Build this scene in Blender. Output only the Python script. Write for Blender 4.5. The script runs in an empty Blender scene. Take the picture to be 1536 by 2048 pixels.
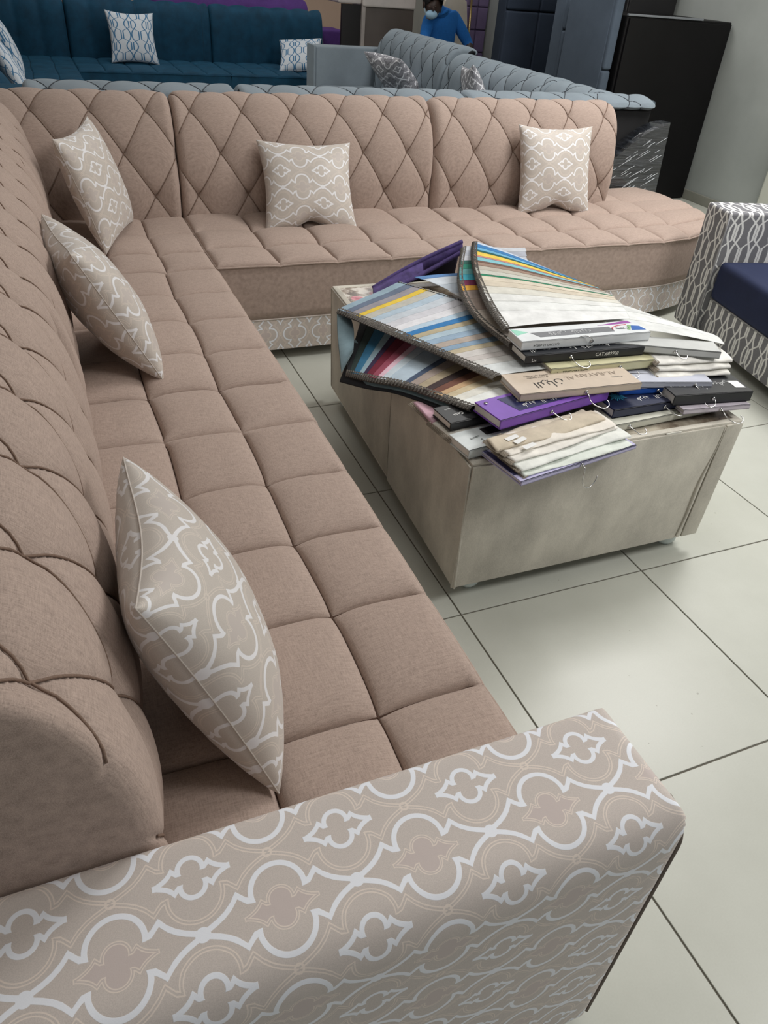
import bpy, bmesh, math, random
import numpy as np
from mathutils import Matrix, Vector
random.seed(7); rng = np.random.default_rng(7)
sc = bpy.context.scene
COL = sc.collection

# ------------------------------------------------------------------ camera
F_PX, YAW, PITCH, ROLL = 1503.46, 0.44085, 0.63100, 0.088658
CAM = (-0.83878, -1.23769, 1.39639)
def cam_setup():
    cy, sy, cp, sp = math.cos(YAW), math.sin(YAW), math.cos(PITCH), math.sin(PITCH)
    fwd = np.array([sy*cp, cy*cp, -sp]); right = np.array([cy, -sy, 0.]); up = np.cross(right, fwd)
    c, s = math.cos(ROLL), math.sin(ROLL)
    r = c*right + s*up; u = -s*right + c*up
    m = Matrix.Identity(4)
    for i in range(3):
        m[i][0] = r[i]; m[i][1] = u[i]; m[i][2] = -fwd[i]; m[i][3] = CAM[i]
    cd = bpy.data.cameras.new('camera'); co = bpy.data.objects.new('camera', cd); COL.objects.link(co)
    cd.sensor_fit = 'HORIZONTAL'; cd.sensor_width = 36.0; cd.lens = F_PX*36/1536
    cd.clip_start = .02; cd.clip_end = 100
    co.matrix_world = m; sc.camera = co
cam_setup()

# ------------------------------------------------------------------ light
sc.view_settings.view_transform = 'Standard'; sc.view_settings.look = 'None'
sc.view_settings.gamma = 1.0; sc.view_settings.use_curve_mapping = False
sc.view_settings.exposure = 0.1
world = bpy.data.worlds.new('world'); sc.world = world; world.use_nodes = True
bg = world.node_tree.nodes['Background']
bg.inputs[0].default_value = (.93, .97, 1.0, 1); bg.inputs[1].default_value = .22
def area(name, loc, size, power, color=(1, .98, .96), sy=None):
    l = bpy.data.lights.new(name, 'AREA'); l.energy = power; l.color = color
    l.shape = 'RECTANGLE'; l.size = size; l.size_y = sy or size
    o = bpy.data.objects.new(name, l); COL.objects.link(o); o.location = loc
    return o
area('ceiling_panel_light', (2.5, 1.4, 3.1), 1.2, 80)
area('ceiling_panel_light', (2.4, -1.4, 3.1), 1.2, 80)
area('ceiling_panel_light', (0.2, 0.6, 3.1), 1.2, 15)
area('ceiling_panel_light', (2.6, 4.4, 3.1), 1.2, 24)
area('ceiling_panel_light', (0.0, 4.6, 3.1), 1.2, 20)
area('ceiling_panel_light', (0.6, 7.4, 3.1), 1.2, 22)
area('ceiling_panel_light', (3.4, 8.4, 3.1), 1.2, 18)

# ------------------------------------------------------------------ node helpers
def lin(c):
    return tuple(((v/255)/12.92 if v/255 <= .04045 else ((v/255+.055)/1.055)**2.4) for v in c)
class X:
    """socket expression that builds Math nodes"""
    def __init__(s, nt, sock): s.nt, s.s = nt, sock
    def op(s, o, *a):
        n = s.nt.nodes.new('ShaderNodeMath'); n.operation = o
        s.nt.links.new(s.s, n.inputs[0])
        for i, v in enumerate(a):
            if isinstance(v, X): s.nt.links.new(v.s, n.inputs[i+1])
            else: n.inputs[i+1].default_value = v
        return X(s.nt, n.outputs[0])
    def __add__(s, o): return s.op('ADD', o)
    def __sub__(s, o): return s.op('SUBTRACT', o)
    def __mul__(s, o): return s.op('MULTIPLY', o)
    def __truediv__(s, o): return s.op('DIVIDE', o)
    def frac(s): return s.op('FRACT')
    def abs(s): return s.op('ABSOLUTE')
    def max(s, o): return s.op('MAXIMUM', o)
    def min(s, o): return s.op('MINIMUM', o)
    def less(s, w, soft):          # 1 inside |x|<w, soft edge
        n = s.nt.nodes.new('ShaderNodeMapRange'); n.interpolation_type = 'SMOOTHSTEP'
        s.nt.links.new(s.s, n.inputs[0])
        n.inputs[1].default_value = w-soft; n.inputs[2].default_value = w+soft
        n.inputs[3].default_value = 1; n.inputs[4].default_value = 0
        return X(s.nt, n.outputs[0])
    def curve(s, pts):
        n = s.nt.nodes.new('ShaderNodeFloatCurve'); c = n.mapping.curves[0]
        while len(c.points) > 2: c.points.remove(c.points[1])
        c.points[0].location = pts[0]; c.points[1].location = pts[-1]
        for p in pts[1:-1]: c.points.new(*p)
        for p in c.points: p.handle_type = 'VECTOR'
        n.mapping.update(); s.nt.links.new(s.s, n.inputs['Value'])
        return X(s.nt, n.outputs[0])
def new_mat(name):
    m = bpy.data.materials.new(name); m.use_nodes = True
    return m, m.node_tree, m.node_tree.nodes['Principled BSDF']
def mixc(nt, fac, a, b):
    n = nt.nodes.new('ShaderNodeMix'); n.data_type = 'RGBA'
    if isinstance(fac, X): nt.links.new(fac.s, n.inputs[0])
    elif hasattr(fac, 'is_linked'): nt.links.new(fac, n.inputs[0])
    else: n.inputs[0].default_value = fac
    for v, i in ((a, 6), (b, 7)):
        if hasattr(v, 'is_linked'): nt.links.new(v, n.inputs[i])
        else: n.inputs[i].default_value = (*v, 1)
    return n.outputs[2]
def noise(nt, vec, scale, detail=3, rough=.5):
    n = nt.nodes.new('ShaderNodeTexNoise'); n.inputs['Scale'].default_value = scale
    n.inputs['Detail'].default_value = detail; n.inputs['Roughness'].default_value = rough
    nt.links.new(vec, n.inputs['Vector']); return n.outputs[0]
def mapping(nt, vec, scale=(1, 1, 1), rot=(0, 0, 0), loc=(0, 0, 0)):
    n = nt.nodes.new('ShaderNodeMapping'); n.inputs['Scale'].default_value = scale
    n.inputs['Rotation'].default_value = rot; n.inputs['Location'].default_value = loc
    nt.links.new(vec, n.inputs[0]); return n.outputs[0]
def coord(nt, which='Object'):
    for n in nt.nodes:
        if n.type == 'TEX_COORD': return n.outputs[which]
    return nt.nodes.new('ShaderNodeTexCoord').outputs[which]
def ramp(nt, fac, stops):
    n = nt.nodes.new('ShaderNodeValToRGB'); e = n.color_ramp.elements
    while len(e) < len(stops): e.new(.5)
    for el, (p, c) in zip(e, stops): el.position = p; el.color = (*c, 1)
    nt.links.new(fac, n.inputs[0]); return n.outputs[0]
def bump(nt, bs, h, strength, dist):
    n = nt.nodes.new('ShaderNodeBump'); n.inputs['Strength'].default_value = strength
    n.inputs['Distance'].default_value = dist
    nt.links.new(h.s if isinstance(h, X) else h, n.inputs['Height'])
    nt.links.new(n.outputs[0], bs.inputs['Normal'])
def plain(name, rgb, rough=.6, metal=0., var=.08, scale=8, spec=.5, coat=0., bmp=0.):
    m, nt, bs = new_mat(name); c = lin(rgb); v = coord(nt)
    n = noise(nt, v, scale, 4)
    col = ramp(nt, n, [(.3, tuple(x*(1-var) for x in c)), (.7, tuple(min(1, x*(1+var)) for x in c))])
    nt.links.new(col, bs.inputs['Base Color'])
    bs.inputs['Roughness'].default_value = rough; bs.inputs['Metallic'].default_value = metal
    bs.inputs['Specular IOR Level'].default_value = spec; bs.inputs['Coat Weight'].default_value = coat
    if bmp: bump(nt, bs, noise(nt, v, scale*12, 3), bmp, .002)
    return m
def linen(name, rgb, var=.16, fine=1.0, sheen=.25, rough=.9):
    """woven upholstery: slubs along two directions and fine speckle"""
    m, nt, bs = new_mat(name); c = lin(rgb); v = coord(nt)
    a = X(nt, noise(nt, mapping(nt, v, (700*fine, 60*fine, 700*fine)), 1, 2))
    b = X(nt, noise(nt, mapping(nt, v, (60*fine, 700*fine, 60*fine)), 1, 2))
    k = X(nt, noise(nt, v, 1100*fine, 2))
    t = a*.33+b*.33+k*.34
    col = ramp(nt, t.s, [(.36, tuple(x*(1-var*1.6) for x in c)), (.5, c), (.66, tuple(min(1, x*(1+var*1.3)) for x in c))])
    big = noise(nt, v, 3.5, 3)
    col = mixc(nt, X(nt, big).op('MULTIPLY', .18), col, tuple(x*.82 for x in c))
    nt.links.new(col, bs.inputs['Base Color'])
    bs.inputs['Roughness'].default_value = rough; bs.inputs['Specular IOR Level'].default_value = .2
    bs.inputs['Sheen Weight'].default_value = sheen; bs.inputs['Sheen Roughness'].default_value = .5; bs.inputs['Sheen Tint'].default_value = (*(x**.6 for x in c), 1)
    bump(nt, bs, t, .35, .0012)
    return m
def velvet(name, rgb, var=.22, scale=7, sheen=.5, rough=.75, stretch=(1, 1, 1)):
    m, nt, bs = new_mat(name); c = lin(rgb); v = mapping(nt, coord(nt), stretch)
    n = noise(nt, v, scale, 6, .62); f = noise(nt, v, scale*45, 2)
    t = X(nt, n)*.8+X(nt, f)*.2
    col = ramp(nt, t.s, [(.34, tuple(x*(1-var) for x in c)), (.66, tuple(min(1, x*(1+var)) for x in c))])
    nt.links.new(col, bs.inputs['Base Color'])
    bs.inputs['Roughness'].default_value = rough; bs.inputs['Specular IOR Level'].default_value = .25
    bs.inputs['Sheen Weight'].default_value = sheen; bs.inputs['Sheen Tint'].default_value = (*(min(1, x**.7*1.15) for x in c), 1)
    bump(nt, bs, f, .25, .001)
    return m

# ---- barbed quatrefoil medallion, boundary r(theta) in the first quadrant
PX_, PY_ = .164, .125
_gx = [0, .028, .034, .0425, .050, .058, .066, .074, .0795, .082, .1]
_gy = [.0165, .0165, .0185, .0272, .0182, .0118, .0074, .0040, .0020, .0012, .0012]
_gs = [abs((b-a)/(d-c)) for a, b, c, d in zip(_gy[:-1], _gy[1:], _gx[:-1], _gx[1:])]
MED_G = [(x*10, y*10) for x, y in zip(_gx, _gy)]
MED_C = [(0, 1), (.28, 1), (.34, .75), (.42, .70), (.44, .66), (.50, .74), (.58, .84), (.66, .9), (.74, .92), (.82, .95), (1, 1)]
def medallion(x, y, k=1.0):
    """signed distance to a barbed quatrefoil: round lobe united with a tapering body"""
    if k != 1.0: x, y = x*(1/k), y*(1/k)
    dc = (x*x+(y-.0195)*(y-.0195)).op('SQRT')-.0285
    t = x*10
    db = (y-t.curve(MED_G)*.1)*t.curve(MED_C)
    d = dc.min(db.max(x-.0825))
    return d*k if k != 1.0 else d
def quatrefoil(name, ground, white, beige, scale=1.0, inner=None, rough=.75, rot=0., sheen=.15, dark=None):
    m, nt, bs = new_mat(name)
    uv = nt.nodes.new('ShaderNodeUVMap').outputs[0]
    if rot: uv = mapping(nt, uv, rot=(0, 0, rot))
    sp = nt.nodes.new('ShaderNodeSeparateXYZ'); nt.links.new(uv, sp.inputs[0])
    u = X(nt, sp.outputs[0])*(1/scale); v = X(nt, sp.outputs[1])*(1/scale)
    def cell(du, dv):
        x = ((u*(1/PX_)+du).frac()-.5)*PX_; y = ((v*(1/PY_)+dv).frac()-.5)*PY_
        x = x.abs(); y = y.abs()
        dot = ((x-.082)*(x-.082)+y*y).op('SQRT')
        return medallion(x, y), medallion(x, y, .46), dot
    A, a, da = cell(0, 0); B, b, db = cell(.5, .5)
    s = .0004
    wh = A.abs().less(.0029, s).max((b.abs()).less(.0027, s)).max(da.less(.0078, s))
    be = ((B.abs()-.0017).abs()).less(.0007, s*.8).max(((a.abs()-.0013).abs()).less(.0006, s*.8)).max(((db-.0045).abs()).less(.0012, s))
    n = noise(nt, coord(nt), 900, 2)
    col = ramp(nt, n, [(.35, tuple(x*.93 for x in lin(ground))), (.65, tuple(x*1.05 for x in lin(ground)))])
    if inner: col = mixc(nt, a.less(0, .001), col, lin(inner))
    col = mixc(nt, be, col, lin(beige)); col = mixc(nt, wh, col, lin(white))
    nt.links.new(col, bs.inputs['Base Color'])
    bs.inputs['Roughness'].default_value = rough; bs.inputs['Specular IOR Level'].default_value = .35
    bs.inputs['Sheen Weight'].default_value = sheen
    bump(nt, bs, wh*.8+X(nt, n)*.3, .25, .0008)
    return m
def trellis(name, ground, line, px=.085, py=.19, w=.0048, ring=True, line2=None):
    """interlaced lattice: hexagon strands in two phases and oval rings"""
    m, nt, bs = new_mat(name)
    uv = nt.nodes.new('ShaderNodeUVMap').outputs[0]
    sp = nt.nodes.new('ShaderNodeSeparateXYZ'); nt.links.new(uv, sp.inputs[0])
    u = X(nt, sp.outputs[0]); v = X(nt, sp.outputs[1])
    y = (v*(1/py)).frac()
    amp = y.curve([(0, .12), (.18, .12), (.34, .88), (.66, .88), (.82, .12), (1, .12)])     # hexagon outline
    amp2 = y.curve([(0, .94), (.1, .91), (.2, .8), (.3, .6), (.4, .42), (.5, .36), (.6, .42), (.7, .6), (.8, .8), (.9, .91), (1, .94)])
    x = (u*(1/px)).frac()
    def strand(a, k):
        d = ((x-a*k).op('ADD', 1.0).frac()-.5).abs()
        return (d.op('MULTIPLY', -1.0)+.5)*px
    d = strand(amp, .5).min(strand(amp, -.5)).min(strand(amp2, .5)).min(strand(amp2, -.5))
    L = d.less(w*.5, .0006)
    if ring:
        xx = (((u*(1/px)).frac()-.5).abs())*px; yy = ((y-.5).abs())*py
        e = ((xx*xx*3.2+yy*yy).op('SQRT')-.052).abs(); L = L.max(e.less(w*.55, .0006))
    n = noise(nt, coord(nt), 500, 2)
    col = ramp(nt, n, [(.35, tuple(c*.9 for c in lin(ground))), (.65, tuple(c*1.08 for c in lin(ground)))])
    col = mixc(nt, L, col, lin(line))
    nt.links.new(col, bs.inputs['Base Color']); bs.inputs['Roughness'].default_value = .85
    bs.inputs['Specular IOR Level'].default_value = .25
    bump(nt, bs, n, .2, .001)
    return m

M = {}
M['tan'] = linen('tan_linen', (171, 152, 141), var=.2)
M['seam2'] = linen('dark_seat_seam_fold_shade', (80, 60, 50), sheen=0)  # seat seam thread, darkened to paint the shade inside the folds
M['seam'] = linen('brown_seam_fold_shade', (126, 105, 92), sheen=0)  # pleat thread whose brown also stands in for fold shadow on the backs
M['quat'] = quatrefoil('medallion_fabric', (204, 194, 187), (240, 243, 250), (228, 215, 204), inner=(202, 189, 184))
M['quat_pil'] = quatrefoil('medallion_pillow_fabric', (192, 183, 174), (228, 227, 229), (208, 197, 186), rough=.5, sheen=.3, inner=(190, 180, 173))
M['floor'] = None

# ------------------------------------------------------------------ mesh helpers
W = {}
def put(o, parent=None, mat=None, world=None):
    COL.objects.link(o)
    W[o.name] = world.copy() if world is not None else Matrix.Identity(4)
    if world is not None and parent is None: o.matrix_basis = world
    if parent is not None:
        o.parent = parent; o.matrix_parent_inverse = W[parent.name].inverted()
        if world is not None: o.matrix_basis = world
    if mat is not None: o.data.materials.append(mat)
    return o
def tag(o, label, cat, group=None, kind=None):
    o['label'] = label; o['category'] = cat
    if group: o['group'] = group
    if kind: o['kind'] = kind
    return o
def structure(o, label=None):
    o['kind'] = 'structure'
    if label: o['label'] = label
    return o
def root(name, loc, label, cat, group=None, rz=0.):
    o = bpy.data.objects.new(name, None); o.empty_display_size = .1
    put(o, None, None, Matrix.Translation(loc) @ Matrix.Rotation(rz, 4, 'Z'))
    return tag(o, label, cat, group)
class MB:
    def __init__(s): s.v, s.f, s.uv = [], [], []
    def add(s, vs, fs, uvs=None):
        b = len(s.v); s.v += [tuple(map(float, p)) for p in vs]; s.f += [tuple(i+b for i in f) for f in fs]
        s.uv += list(uvs) if uvs is not None else [(0., 0.)]*len(vs)
    def box(s, x0, x1, y0, y1, z0, z1):
        s.add([(x0, y0, z0), (x1, y0, z0), (x1, y1, z0), (x0, y1, z0), (x0, y0, z1), (x1, y0, z1), (x1, y1, z1), (x0, y1, z1)],
              [(0, 3, 2, 1), (4, 5, 6, 7), (0, 1, 5, 4), (1, 2, 6, 5), (2, 3, 7, 6), (3, 0, 4, 7)])
        return s
    def tube(s, pts, r, n=6, closed=False, taper=None):
        pts = [np.array(p, float) for p in pts]; k = len(pts)
        if k < 2: return s
        rings = []; prev = None
        for i, p in enumerate(pts):
            a = pts[(i-1) % k] if (closed or i) else p; b = pts[(i+1) % k] if (closed or i < k-1) else p
            t = b-a; t = t/(np.linalg.norm(t)+1e-12)
            if prev is None:
                h = np.array([0, 0, 1.]) if abs(t[2]) < .9 else np.array([1., 0, 0])
                nn = np.cross(t, h)
            else: nn = prev-t*(prev@t)
            nn /= np.linalg.norm(nn)+1e-12; prev = nn; bb = np.cross(t, nn)
            rr = r*(taper(i/(k-1)) if taper else 1)
            rings.append([p+rr*(math.cos(2*math.pi*j/n)*nn+math.sin(2*math.pi*j/n)*bb) for j in range(n)])
        vs = [q for R_ in rings for q in R_]; fs = []
        for i in range(k if closed else k-1):
            i2 = (i+1) % k
            for j in range(n): fs.append((i*n+j, i*n+(j+1) % n, i2*n+(j+1) % n, i2*n+j))
        if not closed: fs.append(tuple(range(n))[::-1]); fs.append(tuple((k-1)*n+j for j in range(n)))
        s.add(vs, fs); return s
    def build(s, name, mat, parent=None, smooth=True, world=None, uv=False, recalc=True, bevel=0., segs=2, angle=None):
        me = bpy.data.meshes.new(name); me.from_pydata(s.v, [], s.f)
        if uv:
            l = me.uv_layers.new(name='UVMap')
            idx = np.empty(len(me.loops), dtype=np.int32); me.loops.foreach_get('vertex_index', idx)
            l.data.foreach_set('uv', np.array(s.uv, dtype=np.float32)[idx].ravel())
        if recalc or bevel:
            bm = bmesh.new(); bm.from_mesh(me)
            if bevel:
                bmesh.ops.bevel(bm, geom=[e for e in bm.edges if len(e.link_faces) == 2 and e.calc_face_angle(0) > .5], offset=bevel, segments=segs, profile=.6, affect='EDGES')
            if recalc: bmesh.ops.recalc_face_normals(bm, faces=bm.faces)
            bm.to_mesh(me); bm.free()
        if smooth: me.polygons.foreach_set('use_smooth', [True]*len(me.polygons))
        if angle: me.set_sharp_from_angle(angle=angle)
        me.update()
        o = bpy.data.objects.new(name, me)
        return put(o, parent, mat, world)
def boxuv(o, s=1.0):
    """box-projected UV in metres, for printed fabrics on boxes"""
    me = o.data; l = me.uv_layers.get('UVMap') or me.uv_layers.new(name='UVMap')
    for p in me.polygons:
        n = p.normal; a = max(range(3), key=lambda i: abs(n[i]))
        for li in p.loop_indices:
            c = me.vertices[me.loops[li].vertex_index].co
            l.data[li].uv = ((c.y, c.z), (c.x, c.z), (c.x, c.y))[a]
def box(name, mat, parent, x0, x1, y0, y1, z0, z1, bevel=.008, world=None, segs=3):
    return MB().box(x0, x1, y0, y1, z0, z1).build(name, mat, parent, smooth=True, world=world, bevel=bevel, segs=segs, angle=.7)
def catmull(P, n):
    P = [np.array(p, float) for p in P]; out = []
    for i in range(len(P)-1):
        a = P[max(i-1, 0)]; b = P[i]; c = P[i+1]; d = P[min(i+2, len(P)-1)]
        for k in range(n):
            t = k/n
            out.append(.5*((2*b)+(c-a)*t+(2*a-5*b+4*c-d)*t*t+(3*b-a-3*c+d)*t**3))
    out.append(P[-1]); return out
def resample(P, step):
    P = np.array(P, float); L = np.concatenate([[0], np.cumsum(np.linalg.norm(np.diff(P, axis=0), axis=1))])
    n = max(2, int(round(L[-1]/step))+1); q = np.linspace(0, L[-1], n)
    return np.array([np.interp(q, L, P[:, k]) for k in range(P.shape[1])]).T, q

# ------------------------------------------------------------------ room
def floor_mats():
    m, nt, bs = new_mat('cream_porcelain_tile'); v = coord(nt)
    n = noise(nt, v, 1.7, 5, .6); n2 = noise(nt, v, 260, 2)
    t = X(nt, n)*.85+X(nt, n2)*.15
    col = ramp(nt, t.s, [(.32, lin((180, 182, 172))), (.68, lin((198, 200, 191)))])
    oi = nt.nodes.new('ShaderNodeObjectInfo')
    col = mixc(nt, X(nt, oi.outputs['Random'])*.12, col, lin((180, 178, 162)))
    sp = noise(nt, v, 38, 1)
    col = mixc(nt, X(nt, sp).op('GREATER_THAN', .80)*.5, col, lin((120, 116, 100)))
    nt.links.new(col, bs.inputs['Base Color'])
    r = ramp(nt, n, [(.3, (.30,)*3), (.7, (.38,)*3)]); nt.links.new(r, bs.inputs['Roughness'])
    bs.inputs['Specular IOR Level'].default_value = .4
    return m
M['tile'] = floor_mats(); M['grout'] = plain('dark_grout', (98, 94, 84), .9, scale=40)
fl = structure(MB().box(-4, 7, -3.2, 12, -.06, -.0025).build('floor', M['grout'], smooth=False))
tile_me = None
for i in range(-1, 8):
    for j in range(-4, 7):
        if i < -0 and j < -1: pass
        x0, y0 = i*.6+.0022, j*.6+.0022
        if tile_me is None:
            o = MB().box(0, .5956, 0, .5956, -.008, 0).build('tile', M['tile'], fl, smooth=False, world=Matrix.Translation((x0, y0, 0)), bevel=.0008, segs=1)
            tile_me = o.data
        else:
            o = bpy.data.objects.new('tile', tile_me); put(o, fl, None, Matrix.Translation((x0, y0, 0)))
# far floor that the tile pieces do not reach
far = MB().box(-4, 5, 4.2+.002, 12, -.006, 0); far.box(-4, -.6-.002, -3.2, 4.2, -.006, 0); far.box(4.8+.002, 7, -3.2, 4.2, -.006, 0); far.box(-.6, 4.8, -3.2, -2.4-.002, -.006, 0)
far.build('floor_far_paving', M['tile'], fl, smooth=False)
def wall_mat(name, a, b, scale=1.2):
    m, nt, bs = new_mat(name); v = coord(nt)
    t = X(nt, noise(nt, v, scale, 6, .6))*.8+X(nt, noise(nt, mapping(nt, v, (30, 4, 4)), 1, 3))*.2
    nt.links.new(ramp(nt, t.s, [(.3, lin(a)), (.7, lin(b))]), bs.inputs['Base Color'])
    bs.inputs['Roughness'].default_value = .55; bump(nt, bs, noise(nt, v, 60, 4), .15, .003)
    return m
M['wall'] = wall_mat('grey_plaster', (148, 153, 149), (172, 177, 173))
M['wallb'] = wall_mat('beige_paint', (196, 170, 150), (208, 182, 162))
M['pil'] = wall_mat('pale_plaster', (196, 198, 186), (208, 210, 198))
structure(MB().box(4.02, 4.2, -3, 12, 0, 3.1).build('wall_right', M['wall'], smooth=False))
structure(MB().box(-4, 4.02, 11, 11.2, 0, 3.1).build('wall_back', M['wallb'], smooth=False))
structure(MB().box(-4.2, -4, -3.2, 11.2, 0, 3.1).build('wall_left', M['wallb'], smooth=False))
structure(box('trim_1', M['pil'], None, 3.93, 4.02, 1.9, 3.02, 0, 3.1, .02))
structure(box('baseboard_right', plain('baseboard_stone', (128, 128, 118), .5), None, 4.0, 4.02, 3.03, 11, 0, .07, .004))
M['ceil'] = plain('white_ceiling', (205, 205, 202), .9)
structure(MB().box(-4, 4.2, -3.2, 11.2, 3.16, 3.25).build('ceiling', M['ceil'], smooth=False))

# ------------------------------------------------------------------ upholstery builders
def axis_samples(b):
    out = []
    for a, c in zip(b[:-1], b[1:]):
        w = c-a
        offs = [0, .0012, .0028, .0055, .010, .018, .030, .046]
        offs = [o for o in offs if o < w*.45]
        out += [a+o for o in offs]
        lo, hi = a+offs[-1], c-offs[-1]
        k = max(1, int((hi-lo)/.022)); out += [lo+(hi-lo)*i/k for i in range(1, k)]
        out += [c-o for o in offs[::-1][:-1]]
    out.append(b[-1])
    o2 = [out[0]]
    for v in out[1:]:
        if v-o2[-1] > 2e-4: o2.append(v)
    o2[-1] = b[-1]
    return np.array(o2)
def cellf(v, b, p=3.0):
    i = int(min(max(np.searchsorted(b, v, 'right')-1, 0), len(b)-2)); t = (v-b[i])/(b[i+1]-b[i])
    if i == 0: t = .35+.65*t
    if i == len(b)-2: t = .65*t
    return max(0., 1-abs(2*t-1)**p)
def seat(name, parent, mat, seammat, xb, yb, z, zb, H=.030, r=.02, warp=None, seam_r=.0022, pipe=True, wob=.004):
    xb, yb = np.array(xb), np.array(yb)
    xs, ys = axis_samples(xb), axis_samples(yb)
    x0, x1, y0, y1 = xb[0], xb[-1], yb[0], yb[-1]
    fx = [cellf(v, xb) for v in xs]; fy = [cellf(v, yb) for v in ys]
    def wobble(x, y): return x+wob*math.sin(y*9.1+x*3), y+wob*math.sin(x*11.3+y*2)
    def height(x, y, a, b):
        dn = min(abs(xb[1:-1]-x)) if len(xb) > 2 else 9; dm = min(abs(yb[1:-1]-y)) if len(yb) > 2 else 9
        g = .0035*math.exp(-(min(dn, dm)/.0035)**2)
        node = .006*math.exp(-((dn*dn+dm*dm)/.03**2))
        e = min(x-x0, x1-x, y-y0, y1-y); drop = 0
        if e < r: drop = r-math.sqrt(max(0, r*r-(r-e)**2))
        crown = .010*math.sin(math.pi*(x-x0)/(x1-x0))**.5*math.sin(math.pi*(y-y0)/(y1-y0))**.5 if e > 1e-6 else 0
        w = .18+.82*min(1., max(0., e/.035))
        return z-H+H*(.70*(1-w)+math.sqrt(a*b)*w)+crown-g*w-node*w-drop*.7
    def pos(x, y, a, b):
        h = height(x, y, a, b)
        e = min(x-x0, x1-x, y-y0, y1-y)
        if e > .02: x, y = wobble(x, y)
        if warp: x, y = warp(x, y)
        return (x, y, h)
    mb = MB(); nx, ny = len(xs), len(ys)
    vs = [pos(xs[i], ys[j], fx[i], fy[j]) for j in range(ny) for i in range(nx)]
    fs = [(j*nx+i, j*nx+i+1, (j+1)*nx+i+1, (j+1)*nx+i) for j in range(ny-1) for i in range(nx-1)]
    loop = [i for i in range(nx)]+[j*nx+nx-1 for j in range(1, ny)]+[(ny-1)*nx+i for i in range(nx-2, -1, -1)]+[j*nx for j in range(ny-2, 0, -1)]
    L = [vs[i] for i in loop]; n = len(L); P2 = np.array(L)[:, :2]
    tn = np.roll(P2, -1, 0)-np.roll(P2, 1, 0); nn = np.stack([tn[:, 1], -tn[:, 0]], 1); nn /= np.linalg.norm(nn, axis=1, keepdims=True)+1e-9
    prev = loop; base = len(vs)
    ztop = np.mean([q[2] for q in L])
    for k, (f, out) in enumerate([(.0, -.002), (.15, .001), (.5, .003), (.85, .001), (1., -.001)]):
        for q, p2, nv in zip(L, P2, nn):
            zz = q[2]-.004-(q[2]-.004-zb)*f
            vs.append((p2[0]+nv[0]*out, p2[1]+nv[1]*out, zz))
        cur = list(range(base, base+n)); base += n
        fs += [(prev[i], prev[(i+1) % n], cur[(i+1) % n], cur[i]) for i in range(n)]
        prev = cur
    fs.append(tuple(prev[::-1]))
    mb.add(vs, fs); c = mb.build(name, mat, parent)
    sm = MB()
    for b_, other, ax in ((xb, ys, 0), (yb, xs, 1)):
        for q in b_[1:-1]:
            pts = []
            for o in other:
                if min(o-other[0], other[-1]-o) < .012: continue
                x, y = (q, o) if ax == 0 else (o, q)
                p_ = pos(x, y, cellf(x, xb), cellf(y, yb)); pts.append((p_[0], p_[1], p_[2]+seam_r*.9))
            sm.tube(pts, seam_r, 5)
    if sm.v: sm.build('seam', seammat, c, recalc=False)
    if pipe:
        MB().tube([(a+nv[0]*.001, b+nv[1]*.001, q[2]-.001) for (a, b), nv, q in zip(P2[::2], nn[::2], L[::2])], .0042, 6, closed=True).build('piping', mat, c)
    return c, [tuple(q) for q in P2]
def plinth(name, parent, mat, loop, z0, z1, inset=.006, pipe=True, pipemat=None):
    P = np.array(loop); tn = np.roll(P, -1, 0)-np.roll(P, 1, 0); nn = np.stack([tn[:, 1], -tn[:, 0]], 1); nn /= np.linalg.norm(nn, axis=1, keepdims=True)+1e-9
    Q = P-nn*inset; L = np.concatenate([[0], np.cumsum(np.linalg.norm(np.diff(np.vstack([Q, Q[:1]]), axis=0), axis=1))])
    mb = MB(); n = len(Q); vs, uv, fs = [], [], []
    zz = [z0, z0+(z1-z0)*.5, z1]
    for z in zz:
        for i in range(n+1): vs.append((*Q[i % n], z)); uv.append((z-.03, L[i]))
    for k in range(2):
        for i in range(n): fs.append((k*(n+1)+i, k*(n+1)+i+1, (k+1)*(n+1)+i+1, (k+1)*(n+1)+i))
    fs.append(tuple(range(n))[::-1]); fs.append(tuple(2*(n+1)+i for i in range(n)))
    mb.add(vs, fs, uv); o = mb.build(name, mat, parent, smooth=True, uv=True, angle=.6)
    if pipe: MB().tube([(a+nv[0]*.002, b+nv[1]*.002, z1-.004) for (a, b), nv in zip(Q, nn)][::2], .004, 6, closed=True).build('piping', pipemat or mat, o)
    return o
PROFILE = [(0, .34), (-.008, .45), (-.012, .55), (-.002, .65), (.018, .74), (.05, .815), (.095, .868), (.15, .888), (.205, .868), (.24, .81), (.252, .7), (.252, .4), (.25, .1)]
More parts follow.
